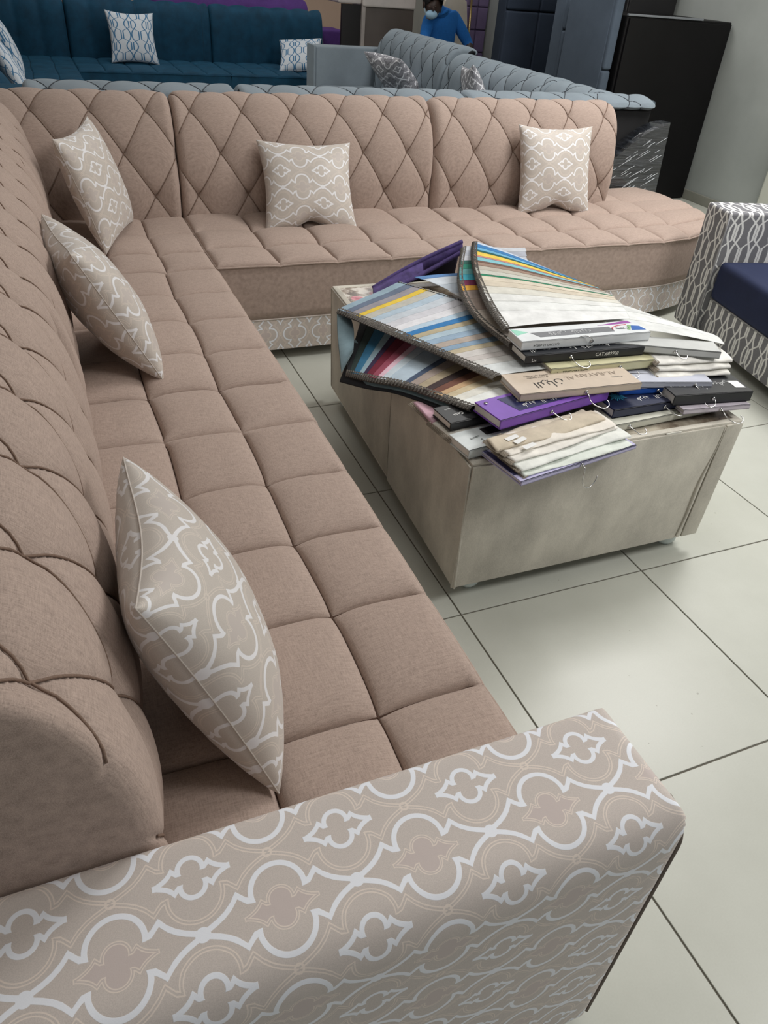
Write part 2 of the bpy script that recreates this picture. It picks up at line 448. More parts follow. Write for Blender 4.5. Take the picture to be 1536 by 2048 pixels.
def backrest(name, parent, mat, seammat, org, tdir, ddir, L, prof=PROFILE, step=.006, mode='diamond', t0=.08, dt=.222, s0=.17, ds=.17, H=.028, rend=.035, seam_r=.0018, buttons=True, zscale=.985, dscale=1., seams=True, phase=0):
    org, td, dd = np.array(org, float), np.array(tdir, float), np.array(ddir, float)
    P, S = resample(catmull([(d*dscale, z*zscale) for d, z in prof], 8), step)
    T = np.gradient(P, axis=0); T /= np.linalg.norm(T, axis=1, keepdims=True)
    Nn = np.stack([-T[:, 1], T[:, 0]], 1)                       # outward normal in the (d,z) plane
    nt_ = int(L/step)+1; ts = np.linspace(0, L, nt_)
    extra = [.001, .003, .006, .01, .016, .024]; ts = np.unique(np.concatenate([ts, extra, L-np.array(extra)]))
    smax = S[-1]
    def hgt(s, t, gv=1.):
        fade = np.clip((.92*zscale-s)/.12, 0, 1)*np.clip((s+.02)/.06, 0, 1)
        e = np.minimum(t, L-t)
        if mode == 'diamond':
            p = (s-s0)/(2*ds); q = (t-t0)/dt
            a, b = p+q, q-p
            fa, fb = np.abs(np.sin(math.pi*a)), np.abs(np.sin(math.pi*b))
            ra, rb = np.round(a), np.round(b)
            # nearest lattice node
            pn, qn = (ra-rb)/2, (ra+rb)/2
            dist = np.hypot((p-pn)*2*ds, (q-qn)*dt)
            groove = .0035*np.exp(-(np.minimum(np.abs(a-ra), np.abs(b-rb))/.018)**2)
            h = H*(.46*(fa*fb)**.5+.26*(1-np.exp(-(dist/.045)**2))+.28*(1-np.exp(-(dist/.016)**2)))-groove*gv
        elif mode == 'channel':
            q = (t-t0)/dt; h = H*np.abs(np.sin(math.pi*q))**.6
        else: h = 0*s+H*.5
        r = rend; end = np.where(e < r, r-np.sqrt(np.maximum(0, r*r-(r-e)**2)), 0)
        return h*fade-end-H*.4
    Sg, Tg = np.meshgrid(S, ts, indexing='ij'); Hh = hgt(Sg, Tg)
    d = P[:, 0][:, None]+Nn[:, 0][:, None]*Hh; z = P[:, 1][:, None]+Nn[:, 1][:, None]*Hh
    V = org[None, None, :]+td[None, None, :]*Tg[..., None]+dd[None, None, :]*d[..., None]; V = V.copy(); V[..., 2] += z
    ns, n2 = V.shape[:2]; vs = V.reshape(-1, 3)
    fs = [(i*n2+j, i*n2+j+1, (i+1)*n2+j+1, (i+1)*n2+j) for i in range(ns-1) for j in range(n2-1)]
    fs.append(tuple(i*n2 for i in range(ns))); fs.append(tuple(i*n2+n2-1 for i in range(ns))[::-1])
    fs.append(tuple(j for j in range(n2))[::-1]); fs.append(tuple((ns-1)*n2+j for j in range(n2)))
    mb = MB(); mb.v = [tuple(q) for q in vs]; mb.f = fs; mb.uv = None
    o = mb.build(name, mat, parent, angle=1.1)
    def at(s, t, off):
        k = np.interp(s, S, np.arange(len(S))); i = int(k); j = min(i+1, len(S)-1); f = k-i
        pp = P[i]*(1-f)+P[j]*f; nv = Nn[i]*(1-f)+Nn[j]*f; h = float(hgt(np.array(s), np.array(t), 0.))+off
        q = org+td*t+dd*(pp[0]+nv[0]*h); q = q.copy(); q[2] += pp[1]+nv[1]*h; return q
    if seams:
        sm, bt = MB(), MB()
        if mode == 'diamond':
            smx = .80*zscale; K = int(L/dt)+8
            for a in range(-8, K+8):
                for sg in (1, -1):
                    pts = []
                    for s in np.arange(.02, smx, .012):
                        p = (s-s0)/(2*ds); q = a-p*sg; t = t0+q*dt
                        bow = 0
                        if .006 < t < L-.006: pts.append(at(s, t, seam_r*.2+.0019))
                        else:
                            if len(pts) > 2: sm.tube(pts, seam_r, 5)
                            pts = []
                    if len(pts) > 2: sm.tube(pts, seam_r, 5)
        elif mode == 'channel':
            for k in range(-1, int(L/dt)+2):
                t = t0+k*dt
                if .01 < t < L-.01: sm.tube([at(s, t, seam_r*.3) for s in np.arange(.02, .8*zscale, .03)], seam_r, 5)
        if sm.v: sm.build('seam', seammat, o, recalc=False)
    return o

# ------------------------------------------------------------------ tan sectional sofa, module by module
TAN, SEAM, QF = M['tan'], M['seam'], M['quat']
ZS, ZB = .425, .185
M['black_cloth'] = plain('black_backing_cloth', (22, 22, 24), .9)
def foot(parent, x, y, z1=.05, mat=None):
    mb = MB(); n = 12
    rr = [(.026, 0), (.034, .012), (.036, .03), (.03, z1)]
    vs = [(x+r*math.cos(2*math.pi*k/n), y+r*math.sin(2*math.pi*k/n), z) for r, z in rr for k in range(n)]
    fs = [(i*n+k, i*n+(k+1) % n, (i+1)*n+(k+1) % n, (i+1)*n+k) for i in range(3) for k in range(n)]+[tuple(range(n))[::-1], tuple(3*n+k for k in range(n))]
    mb.add(vs, fs); return mb.build('foot', mat or M['foot'], parent)
M['foot'] = plain('white_plastic_foot', (214, 224, 222), .35)
M['darkfoot'] = plain('dark_plastic_foot', (40, 36, 34), .5)

def module(name, loc, label):
    return root(name, loc, label, 'sofa', 'tan tufted sectional sofa units')
# unit with the armrest
a = module('sofa_unit', (-.6, -.25, 0), 'tan tufted sofa unit ending in the patterned armrest, nearest the camera')
c, lp = seat('seat_cushion', a, TAN, M['seam2'], [-.86, -.672, -.48, -.285], [-.748, -.524, -.284, -.062, .168, .408], ZS, ZB)
plinth('base', a, QF, lp, .045, ZB)
backrest('backrest', a, TAN, SEAM, (-.855, -.747, 0), (0, 1, 0), (-1, 0, 0), 1.15, step=.005, t0=.062, dt=.195, rend=.022)
def armrest():
    x0, x1, y0, y1, zt, R_, r2 = -1.13, -.25, -.935, -.75, .602, .045, .012
    # wrap profile over the arm: inner side, top, rounded outer edge, outer side
    pr = [(y1, .05), (y1, .3), (y1, zt-r2)]
    pr += [(y1-r2+r2*math.cos(t), zt-r2+r2*math.sin(t)) for t in np.linspace(0.2, math.pi/2, 5)]
    pr += [(y, zt+.004*math.sin(math.pi*(y1-y)/(y1-y0))) for y in np.linspace(y1-r2-.01, y0+R_+.005, 6)]
    pr += [(y0+R_-R_*math.sin(t), zt-R_+R_*math.cos(t)) for t in np.linspace(0, math.pi/2, 9)]
    pr += [(y0, z) for z in np.linspace(zt-R_-.02, .05, 8)]
    pr = np.array(pr); L = np.concatenate([[0], np.cumsum(np.linalg.norm(np.diff(pr, axis=0), axis=1))])
    # v = 0 on the row of white dots (y = -.864) of the flat top
    k = np.interp(.864, -pr[4:13, 0], L[4:13])
    cy_, cz = pr[:, 0].mean(), .3
    xs = np.concatenate([np.linspace(x0, x1-.03, 24), x1-.018+.018*np.sin(np.linspace(0, math.pi/2, 6))])
    mb = MB(); n = len(pr); vs, uv, fs = [], [], []
    for x in xs:
        e = max(0, (x-(x1-.018))/.018); sh = .018*(1-math.sqrt(max(0, 1-e*e)))
        for i in range(n):
            y, z = pr[i]
            yy = min(max(y, y0+sh), y1-sh); zz = min(z, zt-sh*.8)
            vs.append((x, yy, zz)); uv.append((x-(-.983), -(L[i]-k)+PY_/2))
    for j in range(len(xs)-1):
        for i in range(n-1): fs.append((j*n+i, j*n+i+1, (j+1)*n+i+1, (j+1)*n+i))
    mb.add(vs, fs, uv)
    # closed end face with its own print coordinates
    E = [vs[(len(xs)-1)*n+i] for i in range(n)]
    mb.add(E, [tuple(range(n))], [(q[1], q[2]) for q in E])
    B_ = [vs[i] for i in range(n)]; mb.add(B_, [tuple(range(n))[::-1]], [(q[1], q[2]) for q in B_])
    o = mb.build('armrest', QF, a, uv=True, angle=1.0)
    edge = [(x1-.003, y0+.004, z) for z in np.linspace(.05, zt-.06, 10)]+[(x1-.003, y0+.004+.04*(1-math.cos(t)), zt-.06+.05*math.sin(t)) for t in np.linspace(.2, math.pi/2, 6)]
    MB().tube(edge, .003, 6).build('piping', M['quat_edge'], o)
M['quat_edge'] = linen('grey_edge_cord', (128, 118, 110), sheen=0)
armrest()
for fx_, fy_ in ((-.33, -.85), (-.33, .3), (-.9, .3)): foot(a, fx_, fy_, .05, M['darkfoot'])
# middle unit of the left run
b = module('sofa_unit', (-.6, 1., 0), 'tan tufted sofa unit in the left run between the armrest unit and the corner')
c, lp = seat('seat_cushion', b, TAN, M['seam2'], [-.86, -.672, -.478, -.28], [.412, .662, .893, 1.144, 1.381, 1.606], ZS-.004, ZB)
plinth('base', b, QF, lp, .045, ZB)
backrest('backrest', b, TAN, SEAM, (-.855, .412, 0), (0, 1, 0), (-1, 0, 0), 1.19, step=.006, t0=.04, dt=.21)
for fx_, fy_ in ((-.33, .5), (-.33, 1.5)): foot(b, fx_, fy_, .05, M['darkfoot'])
# corner unit
cn = module('sofa_corner_unit', (-.6, 2., 0), 'tan tufted corner unit where the two sofa runs meet')
c, lp = seat('seat_cushion', cn, TAN, M['seam2'], [-.86, -.66, -.47, -.284], [1.612, 1.83, 2.06, 2.30], ZS-.004, ZB)
plinth('base', cn, QF, lp, .045, ZB)
backrest('backrest', cn, TAN, SEAM, (-.855, 1.612, 0), (0, 1, 0), (-1, 0, 0), .70, step=.007, t0=.07)
backrest('backrest', cn, TAN, SEAM, (-1.10, 2.295, 0), (1, 0, 0), (0, 1, 0), .81, step=.006, t0=.04, seam_r=.0017)
foot(cn, -.8, 2.2, .05, M['darkfoot']); foot(cn, -.35, 1.7, .05, M['darkfoot'])
# back run
d_ = module('sofa_unit', (.3, 2., 0), 'tan tufted sofa unit in the middle of the back run behind the table')
c, lp = seat('seat_cushion', d_, TAN, M['seam2'], [-.278, -.03, .21, .45, .69, .932], [1.632, 1.85, 2.08, 2.32], ZS, ZB)
plinth('base', d_, QF, lp, .045, ZB)
backrest('backrest', d_, TAN, SEAM, (-.285, 2.30, 0), (1, 0, 0), (0, 1, 0), 1.212, step=.006, t0=.075, seam_r=.0017)
foot(d_, -.2, 1.72, .05, M['darkfoot']); foot(d_, .85, 1.72, .05, M['darkfoot'])
e_ = module('sofa_end_unit', (1.6, 2., 0), 'tan tufted end unit with rounded open seat, far right of the back run')
def wround(x, y):
    cx, cy_, rx, ry = 1.80, 2.27, .70, .635
    X_, Y_ = max(0, (x-cx)/rx), max(0, (cy_-y)/ry)
    k = .86
    if X_ > 0 and Y_ > 0: return cx+rx*X_*(1-k+k*math.sqrt(max(0, 1-Y_*Y_/2))), cy_-ry*Y_*(1-k+k*math.sqrt(max(0, 1-X_*X_/2)))
    if X_ > 0 and y > cy_:
        q = (y-cy_)/(2.56-cy_); return cx+rx*X_*(1-.14*q*q*X_), y
    return x, y
c, lp = seat('seat_cushion', e_, TAN, M['seam2'], [.938, 1.18, 1.42, 1.66, 1.90, 2.14, 2.50], [1.635, 1.85, 2.07, 2.30, 2.56], ZS, ZB, warp=wround)
plinth('base', e_, QF, lp, .045, ZB)
backrest('backrest', e_, TAN, SEAM, (.93, 2.30, 0), (1, 0, 0), (0, 1, 0), 1.085, step=.006, t0=.11, rend=.05, seam_r=.0017)
foot(e_, 1.0, 1.72, .05, M['darkfoot']); foot(e_, 1.95, 1.8, .05, M['darkfoot'])

# ------------------------------------------------------------------ pillows
def pillow(name, mat, c, u, v, s, label, cat='pillow', group=None, T=.075, seed=0, sv=None, n=64, wr=.0035, dent=0.):
    u = Vector(u).normalized(); v = Vector(v); v = (v-u*v.dot(u)).normalized(); w = u.cross(v)
    m = Matrix.Identity(4)
    for i in range(3): m[i][0], m[i][1], m[i][2], m[i][3] = u[i], v[i], w[i], c[i]
    r = np.random.default_rng(seed); ph = r.uniform(0, 6.28, 8)
    sv = sv or s; vs, uv, fs = [], [], []; q = np.sin(np.linspace(-math.pi/2, math.pi/2, n+1))
    for side in (1, -1):
        for b in q:
            for a_ in q:
                k = (1-.10*(1-b*b)); l = (1-.10*(1-a_*a_))
                x = a_*s/2*(k*.985+.015)*1.03; y = b*sv/2*(l*.985+.015)*1.03
                ex, ey = max(0, 1-a_*a_), max(0, 1-b*b)
                th = T*(ex*ey)**.42
                rim = (min(ex, ey))**.5
                wav = wr*(math.sin(21*a_+ph[0]+4*b)+.6*math.sin(37*a_+ph[5]))*math.exp(-5*ey)*ex+wr*(math.sin(23*b+ph[1]+3*a_)+.6*math.sin(41*b+ph[6]))*math.exp(-5*ex)*ey
                wav += .0035*math.sin(5*a_+ph[2])*math.sin(4*b+ph[3])*ex*ey
                z = side*(th+wav*rim*side) if min(ex, ey) > 1e-9 else 0
                z += .006*math.sin(3*a_+ph[4])*(1-ex*ey)*.6
                y2 = y+dent*math.exp(-(a_/.25)**2)*max(0, -b)**3
                vs.append((x, y2, z)); ua, ub = .5*a_+.5*math.asin(a_)/(math.pi/2), .5*b+.5*math.asin(b)/(math.pi/2); uv.append((ua*s*.52+.03*seed, ub*sv*.52+.021*seed+(0 if side > 0 else .04)))
    m1 = n+1
    for k in (0, 1):
        o_ = k*m1*m1
        for j in range(n):
            for i in range(n):
                f = (o_+j*m1+i, o_+j*m1+i+1, o_+(j+1)*m1+i+1, o_+(j+1)*m1+i)
                fs.append(f if k == 0 else f[::-1])
    mb = MB(); mb.add(vs, fs, uv); o = mb.build(name, mat, None, uv=True, world=m)
    rim = [(j, i) for i in range(n+1) for j in (0,)]
    loop = [vs[i] for i in range(m1)]+[vs[j*m1+n] for j in range(1, m1)]+[vs[n*m1+i] for i in range(n-1, -1, -1)]+[vs[j*m1] for j in range(n-1, 0, -1)]
    pb = MB().tube(loop, .0014, 5, closed=True); 
    po = pb.build('edge_seam', mat, None, world=None); po.parent = o; po.matrix_parent_inverse = Matrix.Identity(4)
    return tag(o, label, cat, group)
QP = M['quat_pil']; GP = 'patterned pillows on the tan sofa'
pillow('throw_pillow', QP, (-.732, -.399, .583), (.073, .992, -.105), (-.377, .125, .918), .385, 'patterned pillow nearest the armrest on the left sofa run', group=GP, seed=1, T=.085)
pillow('throw_pillow', QP, (-.742, .91, .592), (-.12, .992, -.032), (-.455, -.027, .89), .39, 'patterned pillow slumped on the middle unit of the left run', group=GP, seed=2, T=.085)
pillow('throw_pillow', QP, (-.645, 2.03, .62), (.356, .934, .022), (-.292, .089, .952), .40, 'patterned pillow standing in the sofa corner', group=GP, seed=3, T=.075)
pillow('throw_pillow', QP, (.25, 2.16, .562), (.997, -.078, -.013), (.06, .52, .85), .41, 'patterned pillow on the middle unit of the back run', group=GP, seed=4, T=.075, sv=.375, dent=.03)
pillow('throw_pillow', QP, (1.560, 2.19, .605), (.997, -.075, -.005), (.032, .33, .934), .40, 'patterned pillow upright at the right end of the back run', group=GP, seed=5, T=.075, dent=.03)

# ------------------------------------------------------------------ coffee table
M['tvel'] = velvet('mottled_beige_velvet', (194, 189, 177), var=.24, scale=7, sheen=.35, stretch=(1, 1, .6))
def floral(name):
    m, nt, bs = new_mat(name); v = coord(nt)
    vo = nt.nodes.new('ShaderNodeTexVoronoi'); vo.inputs['Scale'].default_value = 11; nt.links.new(v, vo.inputs['Vector'])
    spots = X(nt, vo.outputs['Distance']).less(.26, .03)
    n = noise(nt, v, 16, 5, .65); n2 = noise(nt, v, 7, 5, .6)
    col = ramp(nt, n, [(.40, lin((96, 84, 76))), (.47, lin((160, 146, 132))), (.53, lin((214, 208, 198)))])
    rose = ramp(nt, noise(nt, v, 60, 3), [(.4, lin((170, 70, 92))), (.6, lin((214, 140, 150)))])
    sel = spots*X(nt, noise(nt, v, 3.1, 1)).op('GREATER_THAN', .5)
    col = mixc(nt, sel, col, rose)
    # smoky brown marbling over the near right of the print
    sp = nt.nodes.new('ShaderNodeSeparateXYZ'); nt.links.new(v, sp.inputs[0])
    far = X(nt, sp.outputs[0]).less(.25, .2)
    marb = ramp(nt, n2, [(.38, lin((58, 50, 44))), (.5, lin((120, 108, 94))), (.62, lin((176, 168, 152)))])
    col = mixc(nt, far, marb, col)
    nt.links.new(col, bs.inputs['Base Color']); bs.inputs['Roughness'].default_value = .18
    return m
M['floral'] = floral('floral_print_glass')
tb = root('coffee_table', (.42, .65, 0), 'beige velvet box coffee table covered with fabric sample books', 'table')
TNL, TNR, TFR, TFL = (-.012, .048), (.83, .044), (.872, 1.238), (.052, 1.25)
TZ = .45
def quadbox(P, z0, z1, inset_bottom=.0):
    c = np.mean(np.array(P), axis=0); mb = MB()
    lo = [tuple(np.array(p)+(c-np.array(p))*inset_bottom) for p in P]
    mb.add([(*p, z0) for p in lo]+[(*p, z1) for p in P], [(0, 3, 2, 1), (4, 5, 6, 7), (0, 1, 5, 4), (1, 2, 6, 5), (2, 3, 7, 6), (3, 0, 4, 7)]); return mb
def lerp2(a_, b_, t): return (a_[0]+(b_[0]-a_[0])*t, a_[1]+(b_[1]-a_[1])*t)
# body: frame ring of the top and four upholstered sides
body = quadbox([(x+(.42-x)*.006, y+(.65-y)*.006) for x, y in (TNL, TNR, TFR, TFL)], .055, TZ-.012, .03).build('body', M['tvel'], tb, bevel=.01, angle=.7)
def ring(P, w, z0, z1, name, mat, parent):
    c = np.mean(np.array(P), axis=0); I = [tuple(np.array(p)+(c-np.array(p))*np.array([w/abs(c[0]-p[0]), w/abs(c[1]-p[1])])) for p in P]
    mb = MB(); vs = [(*p, z0) for p in P]+[(*p, z1) for p in P]+[(*p, z0) for p in I]+[(*p, z1) for p in I]; fs = []
    for k in range(4):
        k2 = (k+1) % 4
        fs += [(k, k2, 4+k2, 4+k), (4+k, 4+k2, 12+k2, 12+k), (8+k2, 8+k, 12+k, 12+k2), (8+k, 8+k2, k2, k)]
    mb.add(vs, fs); return mb.build(name, mat, parent, bevel=.005, angle=.8), I
rg, INN = ring([TNL, TNR, TFR, TFL], .020, TZ-.03, TZ, 'top_frame', M['tvel'], tb)
quadbox(INN, TZ-.02, TZ-.0035).build('printed_top', M['floral'], tb, smooth=False)
# near half of the left side: a separate panel standing slightly proud
def side_panel(name, p, q, out, z0, z1, t=.008):
    d = np.array([q[0]-p[0], q[1]-p[1]]); d /= np.linalg.norm(d); n = np.array([d[1], -d[0]])*out
    mb = MB(); a_, b_ = np.array(p), np.array(q)
    i = .028
    vs = []
    for z, k in ((z0, i*.42), (z1, 0)):
        for pt, o_ in ((a_, 0), (b_, 0), (b_, t), (a_, t)): vs.append((*(pt+n*o_-n*k), z))
    mb.add(vs, [(0, 3, 2, 1), (4, 5, 6, 7), (0, 1, 5, 4), (1, 2, 6, 5), (2, 3, 7, 6), (3, 0, 4, 7)])
    return mb.build(name, M['tvel'], tb, bevel=.004, angle=.7)
side_panel('side_panel', lerp2(TNL, TFL, .0), lerp2(TNL, TFL, .45), -1, .05, TZ-.006, .007)
side_panel('side_panel', lerp2(TNL, TFL, .458), lerp2(TNL, TFL, 1), -1, .055, TZ-.006, .002)
side_panel('front_panel', lerp2(TNL, TNR, .0), lerp2(TNL, TNR, .925), 1, .05, TZ-.006, .006)
side_panel('corner_flap', lerp2(TNL, TNR, .930), lerp2(TNL, TNR, 1.0), 1, .05, TZ-.006, .007)
fold = [(TNL[0]+.84*.925+.004*math.sin(9*t)-.03*(1-t)*.6, TNL[1]-.009+.010*(1-t), .06+(TZ-.07)*t) for t in np.linspace(0, 1, 14)]
MB().tube(fold, .006, 6, taper=lambda t: .4+.6*math.sin(math.pi*min(1, t*1.3))).build('fabric_fold', M['tvel'], tb)
for fx_, fy_ in ((.075, .115), (.765, .105), (.80, 1.17), (.11, 1.18)): foot(tb, fx_, fy_, .058)
lab = MB().box(.565, .615, .0425, .0445, TZ-.012, TZ-.002)
lab.build('paper_tag', plain('paper_tag', (216, 214, 205), .7), tb, smooth=False)

# ------------------------------------------------------------------ text helper
FONT_SIZES = {}
def text_mesh(txt, size, bold=0.):
    cu = bpy.data.curves.new('t', 'FONT'); cu.body = txt; cu.size = size; cu.align_x = 'CENTER'; cu.align_y = 'CENTER'
    cu.offset = bold; cu.resolution_u = 2; cu.fill_mode = 'FRONT' if hasattr(cu, 'fill_mode') else cu.fill_mode
    o = bpy.data.objects.new('t', cu); COL.objects.link(o)
    dg = bpy.context.evaluated_depsgraph_get(); me = bpy.data.meshes.new_from_object(o.evaluated_get(dg))
    bpy.data.objects.remove(o); return me
def print_text(txt, size, mat, parent, world, name='lettering', bold=0.):
    me = text_mesh(txt, size, bold); me.materials.clear()
    o = bpy.data.objects.new(name, me)
    return put(o, parent, mat, world)
C_ = {}
def cm(rgb, rough=.45, var=.05, **k):
    key = (rgb, rough)
    if key not in C_: C_[key] = plain('colour_%d_%d_%d' % rgb, rgb, rough, var=var, scale=30, **k)
    return C_[key]
S_ = {}
def swm(rgb):
    if rgb not in S_: S_[rgb] = velvet('swatch_cloth_%d_%d_%d' % rgb, rgb, var=.14, scale=22, sheen=.2, rough=.85)
    return S_[rgb]
M['steel'] = plain('chrome_wire', (205, 205, 205), .18, 1.0, var=.05)
M['pageedge'] = None
def pinked_mat():
    m, nt, bs = new_mat('pinked_cloth_edge'); v = coord(nt)
    n = noise(nt, v, 900, 2)
    nt.links.new(ramp(nt, n, [(.38, lin((42, 40, 40))), (.5, lin((92, 88, 84))), (.66, lin((168, 162, 152)))]), bs.inputs['Base Color'])
    bs.inputs['Roughness'].default_value = .95; return m
M['pageedge'] = pinked_mat()

# ------------------------------------------------------------------ sample books
GB = 'fabric sample books on the table'
def book(name, fl, z0, yaw, w, dep, h, label, cover, core=(226, 224, 218), tilt=0., pitch=0.):
    m = Matrix.Translation((fl[0], fl[1], z0)) @ Matrix.Rotation(math.radians(yaw), 4, 'Z') @ Matrix.Rotation(math.radians(tilt), 4, 'Y') @ Matrix.Rotation(math.radians(pitch), 4, 'X')
    r = bpy.data.objects.new(name, None); r.empty_display_size = .05; put(r, None, None, m); tag(r, label, 'sample book', GB)
    t = .0035
    mb = MB(); mb.box(0, w, 0, dep, h-t, h); mb.box(0, w, 0, dep, 0, t); mb.box(0, w, 0, .004, 0, h)
    cb = mb.build('cover', cm(cover, .35), r, smooth=False, world=m, bevel=.0008, segs=1)
    MB().box(.003, w-.003, .004, dep-.001, t, h-t).build('core_block', cm(core, .7), r, smooth=False, world=m)
    return r, m, cb
def hook(r, m, w, h, x=.5, flip=1, scale=1., drop=0., mode=0):
    if mode == 0: p = [(0, .004, 0), (0, -.008, 0), (.004, -.022, -.004), (.014, -.036, -.010), (.030, -.043, -.013), (.044, -.038, -.011), (.050, -.027, -.008), (.049, -.020, -.006)]
    elif mode == 2: p = [(0, .004, 0), (0, -.006, 0), (.008, -.010, .012), (.022, -.006, .020), (.036, .0, .018), (.045, .004, .012)]
    else: p = [(0, .004, 0), (0, -.010, -.002), (-.002, -.014, -.018), (.0, -.014, -.036), (.010, -.014, -.050), (.026, -.014, -.056), (.042, -.012, -.048), (.048, -.010, -.036)]
    pts = catmull([(x*w+flip*a_*scale, b_*scale, h*.5+c_*scale-(drop if i > 1 else 0)) for i, (a_, b_, c_) in enumerate(p)], 5)
    MB().tube(pts, .0013, 7).build('hook', M['steel'], r, world=m)
    MB().tube([(x*w, -.0005, h*.5), (x*w, -.0025, h*.5)], .005, 10).build('hook_eyelet', M['steel'], r, world=m)
def quad(r, m, name, mat, pts, z):
    MB().add; mb = MB(); n = len(pts); mb.add([(x, y, z) for x, y in pts]+[(x, y, z-.0006) for x, y in pts], [tuple(range(n))]+[(i, (i+1) % n, n+(i+1) % n, n+i) for i in range(n)])
    return mb.build(name, mat, r, smooth=False, world=m)
def poly_at(P, t):
    P = np.array(P, float); L = np.concatenate([[0], np.cumsum(np.linalg.norm(np.diff(P, axis=0), axis=1))]); L /= L[-1]
    return np.array([np.interp(t, L, P[:, k]) for k in range(3)])
def fan(r, left, right, stripes, sag=.0, lift=.0004, edges=('L',), seed=0, across=12, edge_w=.016, bow=0.):
    """pinked cloth pages: each stripe is one swatch between the left and the right border curves"""
    left = catmull(left, 6); right = catmull(right, 6)
    tot = sum(s_[0] for s_ in stripes); t = 0; rg_ = np.random.default_rng(seed)
    for k, (wd, rgb) in enumerate(stripes):
        t0, t1 = t/tot, (t+wd)/tot; t += wd
        ta = min(1., t1+.35*wd/tot)
        nseg = 4; mb = MB(); vs, fs = [], []
        Ld = np.linalg.norm(poly_at(left, t0)-poly_at(left, ta)); teeth = max(2, int(Ld/.0065)); n_al = teeth*2
        jl, jr = rg_.uniform(-.004, .004), rg_.uniform(-.004, .004)
        for layer in (0, 1):
            for i in range(n_al+1):
                f = i/n_al; tt = t0+(ta-t0)*f; A, B = poly_at(left, tt), poly_at(right, tt); d = (B-A)/np.linalg.norm(B-A)
                zig = .0028*(i % 2)
                A = A-d*(zig+jl); B = B+d*(zig+jr)
                for j in range(across+1):
                    q = j/across; P = A+(B-A)*q
                    P = P+np.array([0, 0, bow*math.sin(math.pi*q)+sag*math.sin(math.pi*q)**2*.5+.0012*math.sin(7*q)])
                    P[2] += lift*(1-f)-.0008*f*f-(.0006 if layer else 0)
                    vs.append(P)
        m1 = across+1; off = (n_al+1)*m1
        for i in range(n_al):
            for j in range(across):
                f_ = (i*m1+j, i*m1+j+1, (i+1)*m1+j+1, (i+1)*m1+j); fs.append(f_); fs.append(tuple(off+v_ for v_ in f_[::-1]))
        bl = [i*m1 for i in range(n_al+1)]; br = [i*m1+across for i in range(n_al+1)]; b0 = list(range(m1)); b1 = [n_al*m1+j for j in range(m1)]
        for l_ in (bl, br, b0, b1):
            for a_, b_ in zip(l_[:-1], l_[1:]): fs.append((a_, b_, off+b_, off+a_))
        mb.add(vs, fs); mb.build('swatch', swm(rgb), r, smooth=True, angle=.9)
    for side in edges:
        Pc, Oc = (left, right) if side == 'L' else (right, left)
        n = int(np.linalg.norm(np.array(Pc[0])-np.array(Pc[-1]))/.011)*2; mb = MB(); vs, fs = [], []
        for i in range(n+1):
            tt = i/n; A, B = poly_at(Pc, tt), poly_at(Oc, tt); d = (B-A)/np.linalg.norm(B-A)
            zg = .0065*(i % 2); wv = edge_w*(.75+.25*math.sin(9*tt+seed))
            vs += [A+d*.006+np.array([0, 0, .001+.0025*(i % 2)]), A-d*(.3*wv+zg)+np.array([0, 0, -.002]), A-d*(wv*.8+zg)+np.array([0, 0, -.008]), A-d*(wv*.5)+np.array([0, 0, -.016])]
        for i in range(n):
            for k in range(3): fs.append((i*4+k, i*4+k+1, (i+1)*4+k+1, (i+1)*4+k))
        mb.add(vs, fs); mb.build('pinked_edge', M['pageedge'], r, smooth=False, recalc=False)
def loc_mat(m, x, y, z, rz=0., front=False, s=1):
    a_ = m @ Matrix.Translation((x, y, z)) @ Matrix.Rotation(math.radians(rz), 4, 'Z')
    if front: a_ = m @ Matrix.Translation((x, y, z)) @ Matrix.Rotation(math.radians(90), 4, 'X') @ Matrix.Rotation(math.radians(rz), 4, 'Z')
    return a_
WHT = cm((232, 232, 230), .5); BLK = cm((26, 24, 24), .5); GRY = cm((132, 132, 130), .5); DKG = cm((90, 92, 92), .5)
def fold_layer(r, fl, yaw, w, dep, z, th, mat, seed=0, name='folded_cloth', fr=True):
    rg_ = np.random.default_rng(seed); ph = rg_.uniform(0, 6.28, 6); m = Matrix.Translation((fl[0], fl[1], z)) @ Matrix.Rotation(math.radians(yaw), 4, 'Z')
    n, k = 40, 20; vs, fs = [], []
    for i in range(n+1):
        u = i/n
        for j in range(k):
            a_ = 2*math.pi*j/k; cy_ = math.cos(a_); cz = math.sin(a_)
            yy = dep*.5-math.copysign(abs(cy_)**.55, cy_)*dep*.5; zz = th*.5+math.copysign(abs(cz)**.8, cz)*th*.5
            wv = .0016*math.sin(9*u+ph[0]+2*yy/dep)+.001*math.sin(23*u+ph[1])
            yy += .003*math.sin(6*u+ph[2]); zz += wv*(1 if cz > 0 else .35)
            x = u*w+(.003*((j) % 2) if i == 0 else 0)+.006*math.sin(3*yy/dep+ph[3])*(1-u)
            vs.append((x, yy, zz))
    for i in range(n):
        for j in range(k): fs.append((i*k+j, i*k+(j+1) % k, (i+1)*k+(j+1) % k, (i+1)*k+j))
    fs.append(tuple(range(k))[::-1]); fs.append(tuple(n*k+j for j in range(k)))
    mb = MB(); mb.add(vs, fs); o = mb.build(name, mat, r, world=m)
    if fr:
        e = MB()
        for j in range(22):
            y = dep*j/22; e.add([(-.004, y, .001), (-.004, y+dep/22, .001), (.006, y+dep/22, th*.8), (.006, y, th*.8), (-.010, y+dep/44, th*.45)], [(0, 1, 4), (1, 2, 4), (2, 3, 4), (3, 0, 4), (0, 3, 2, 1)])
        e.build('pinked_edge', cm((150, 140, 126), .95), r, smooth=False, world=m)
    return o

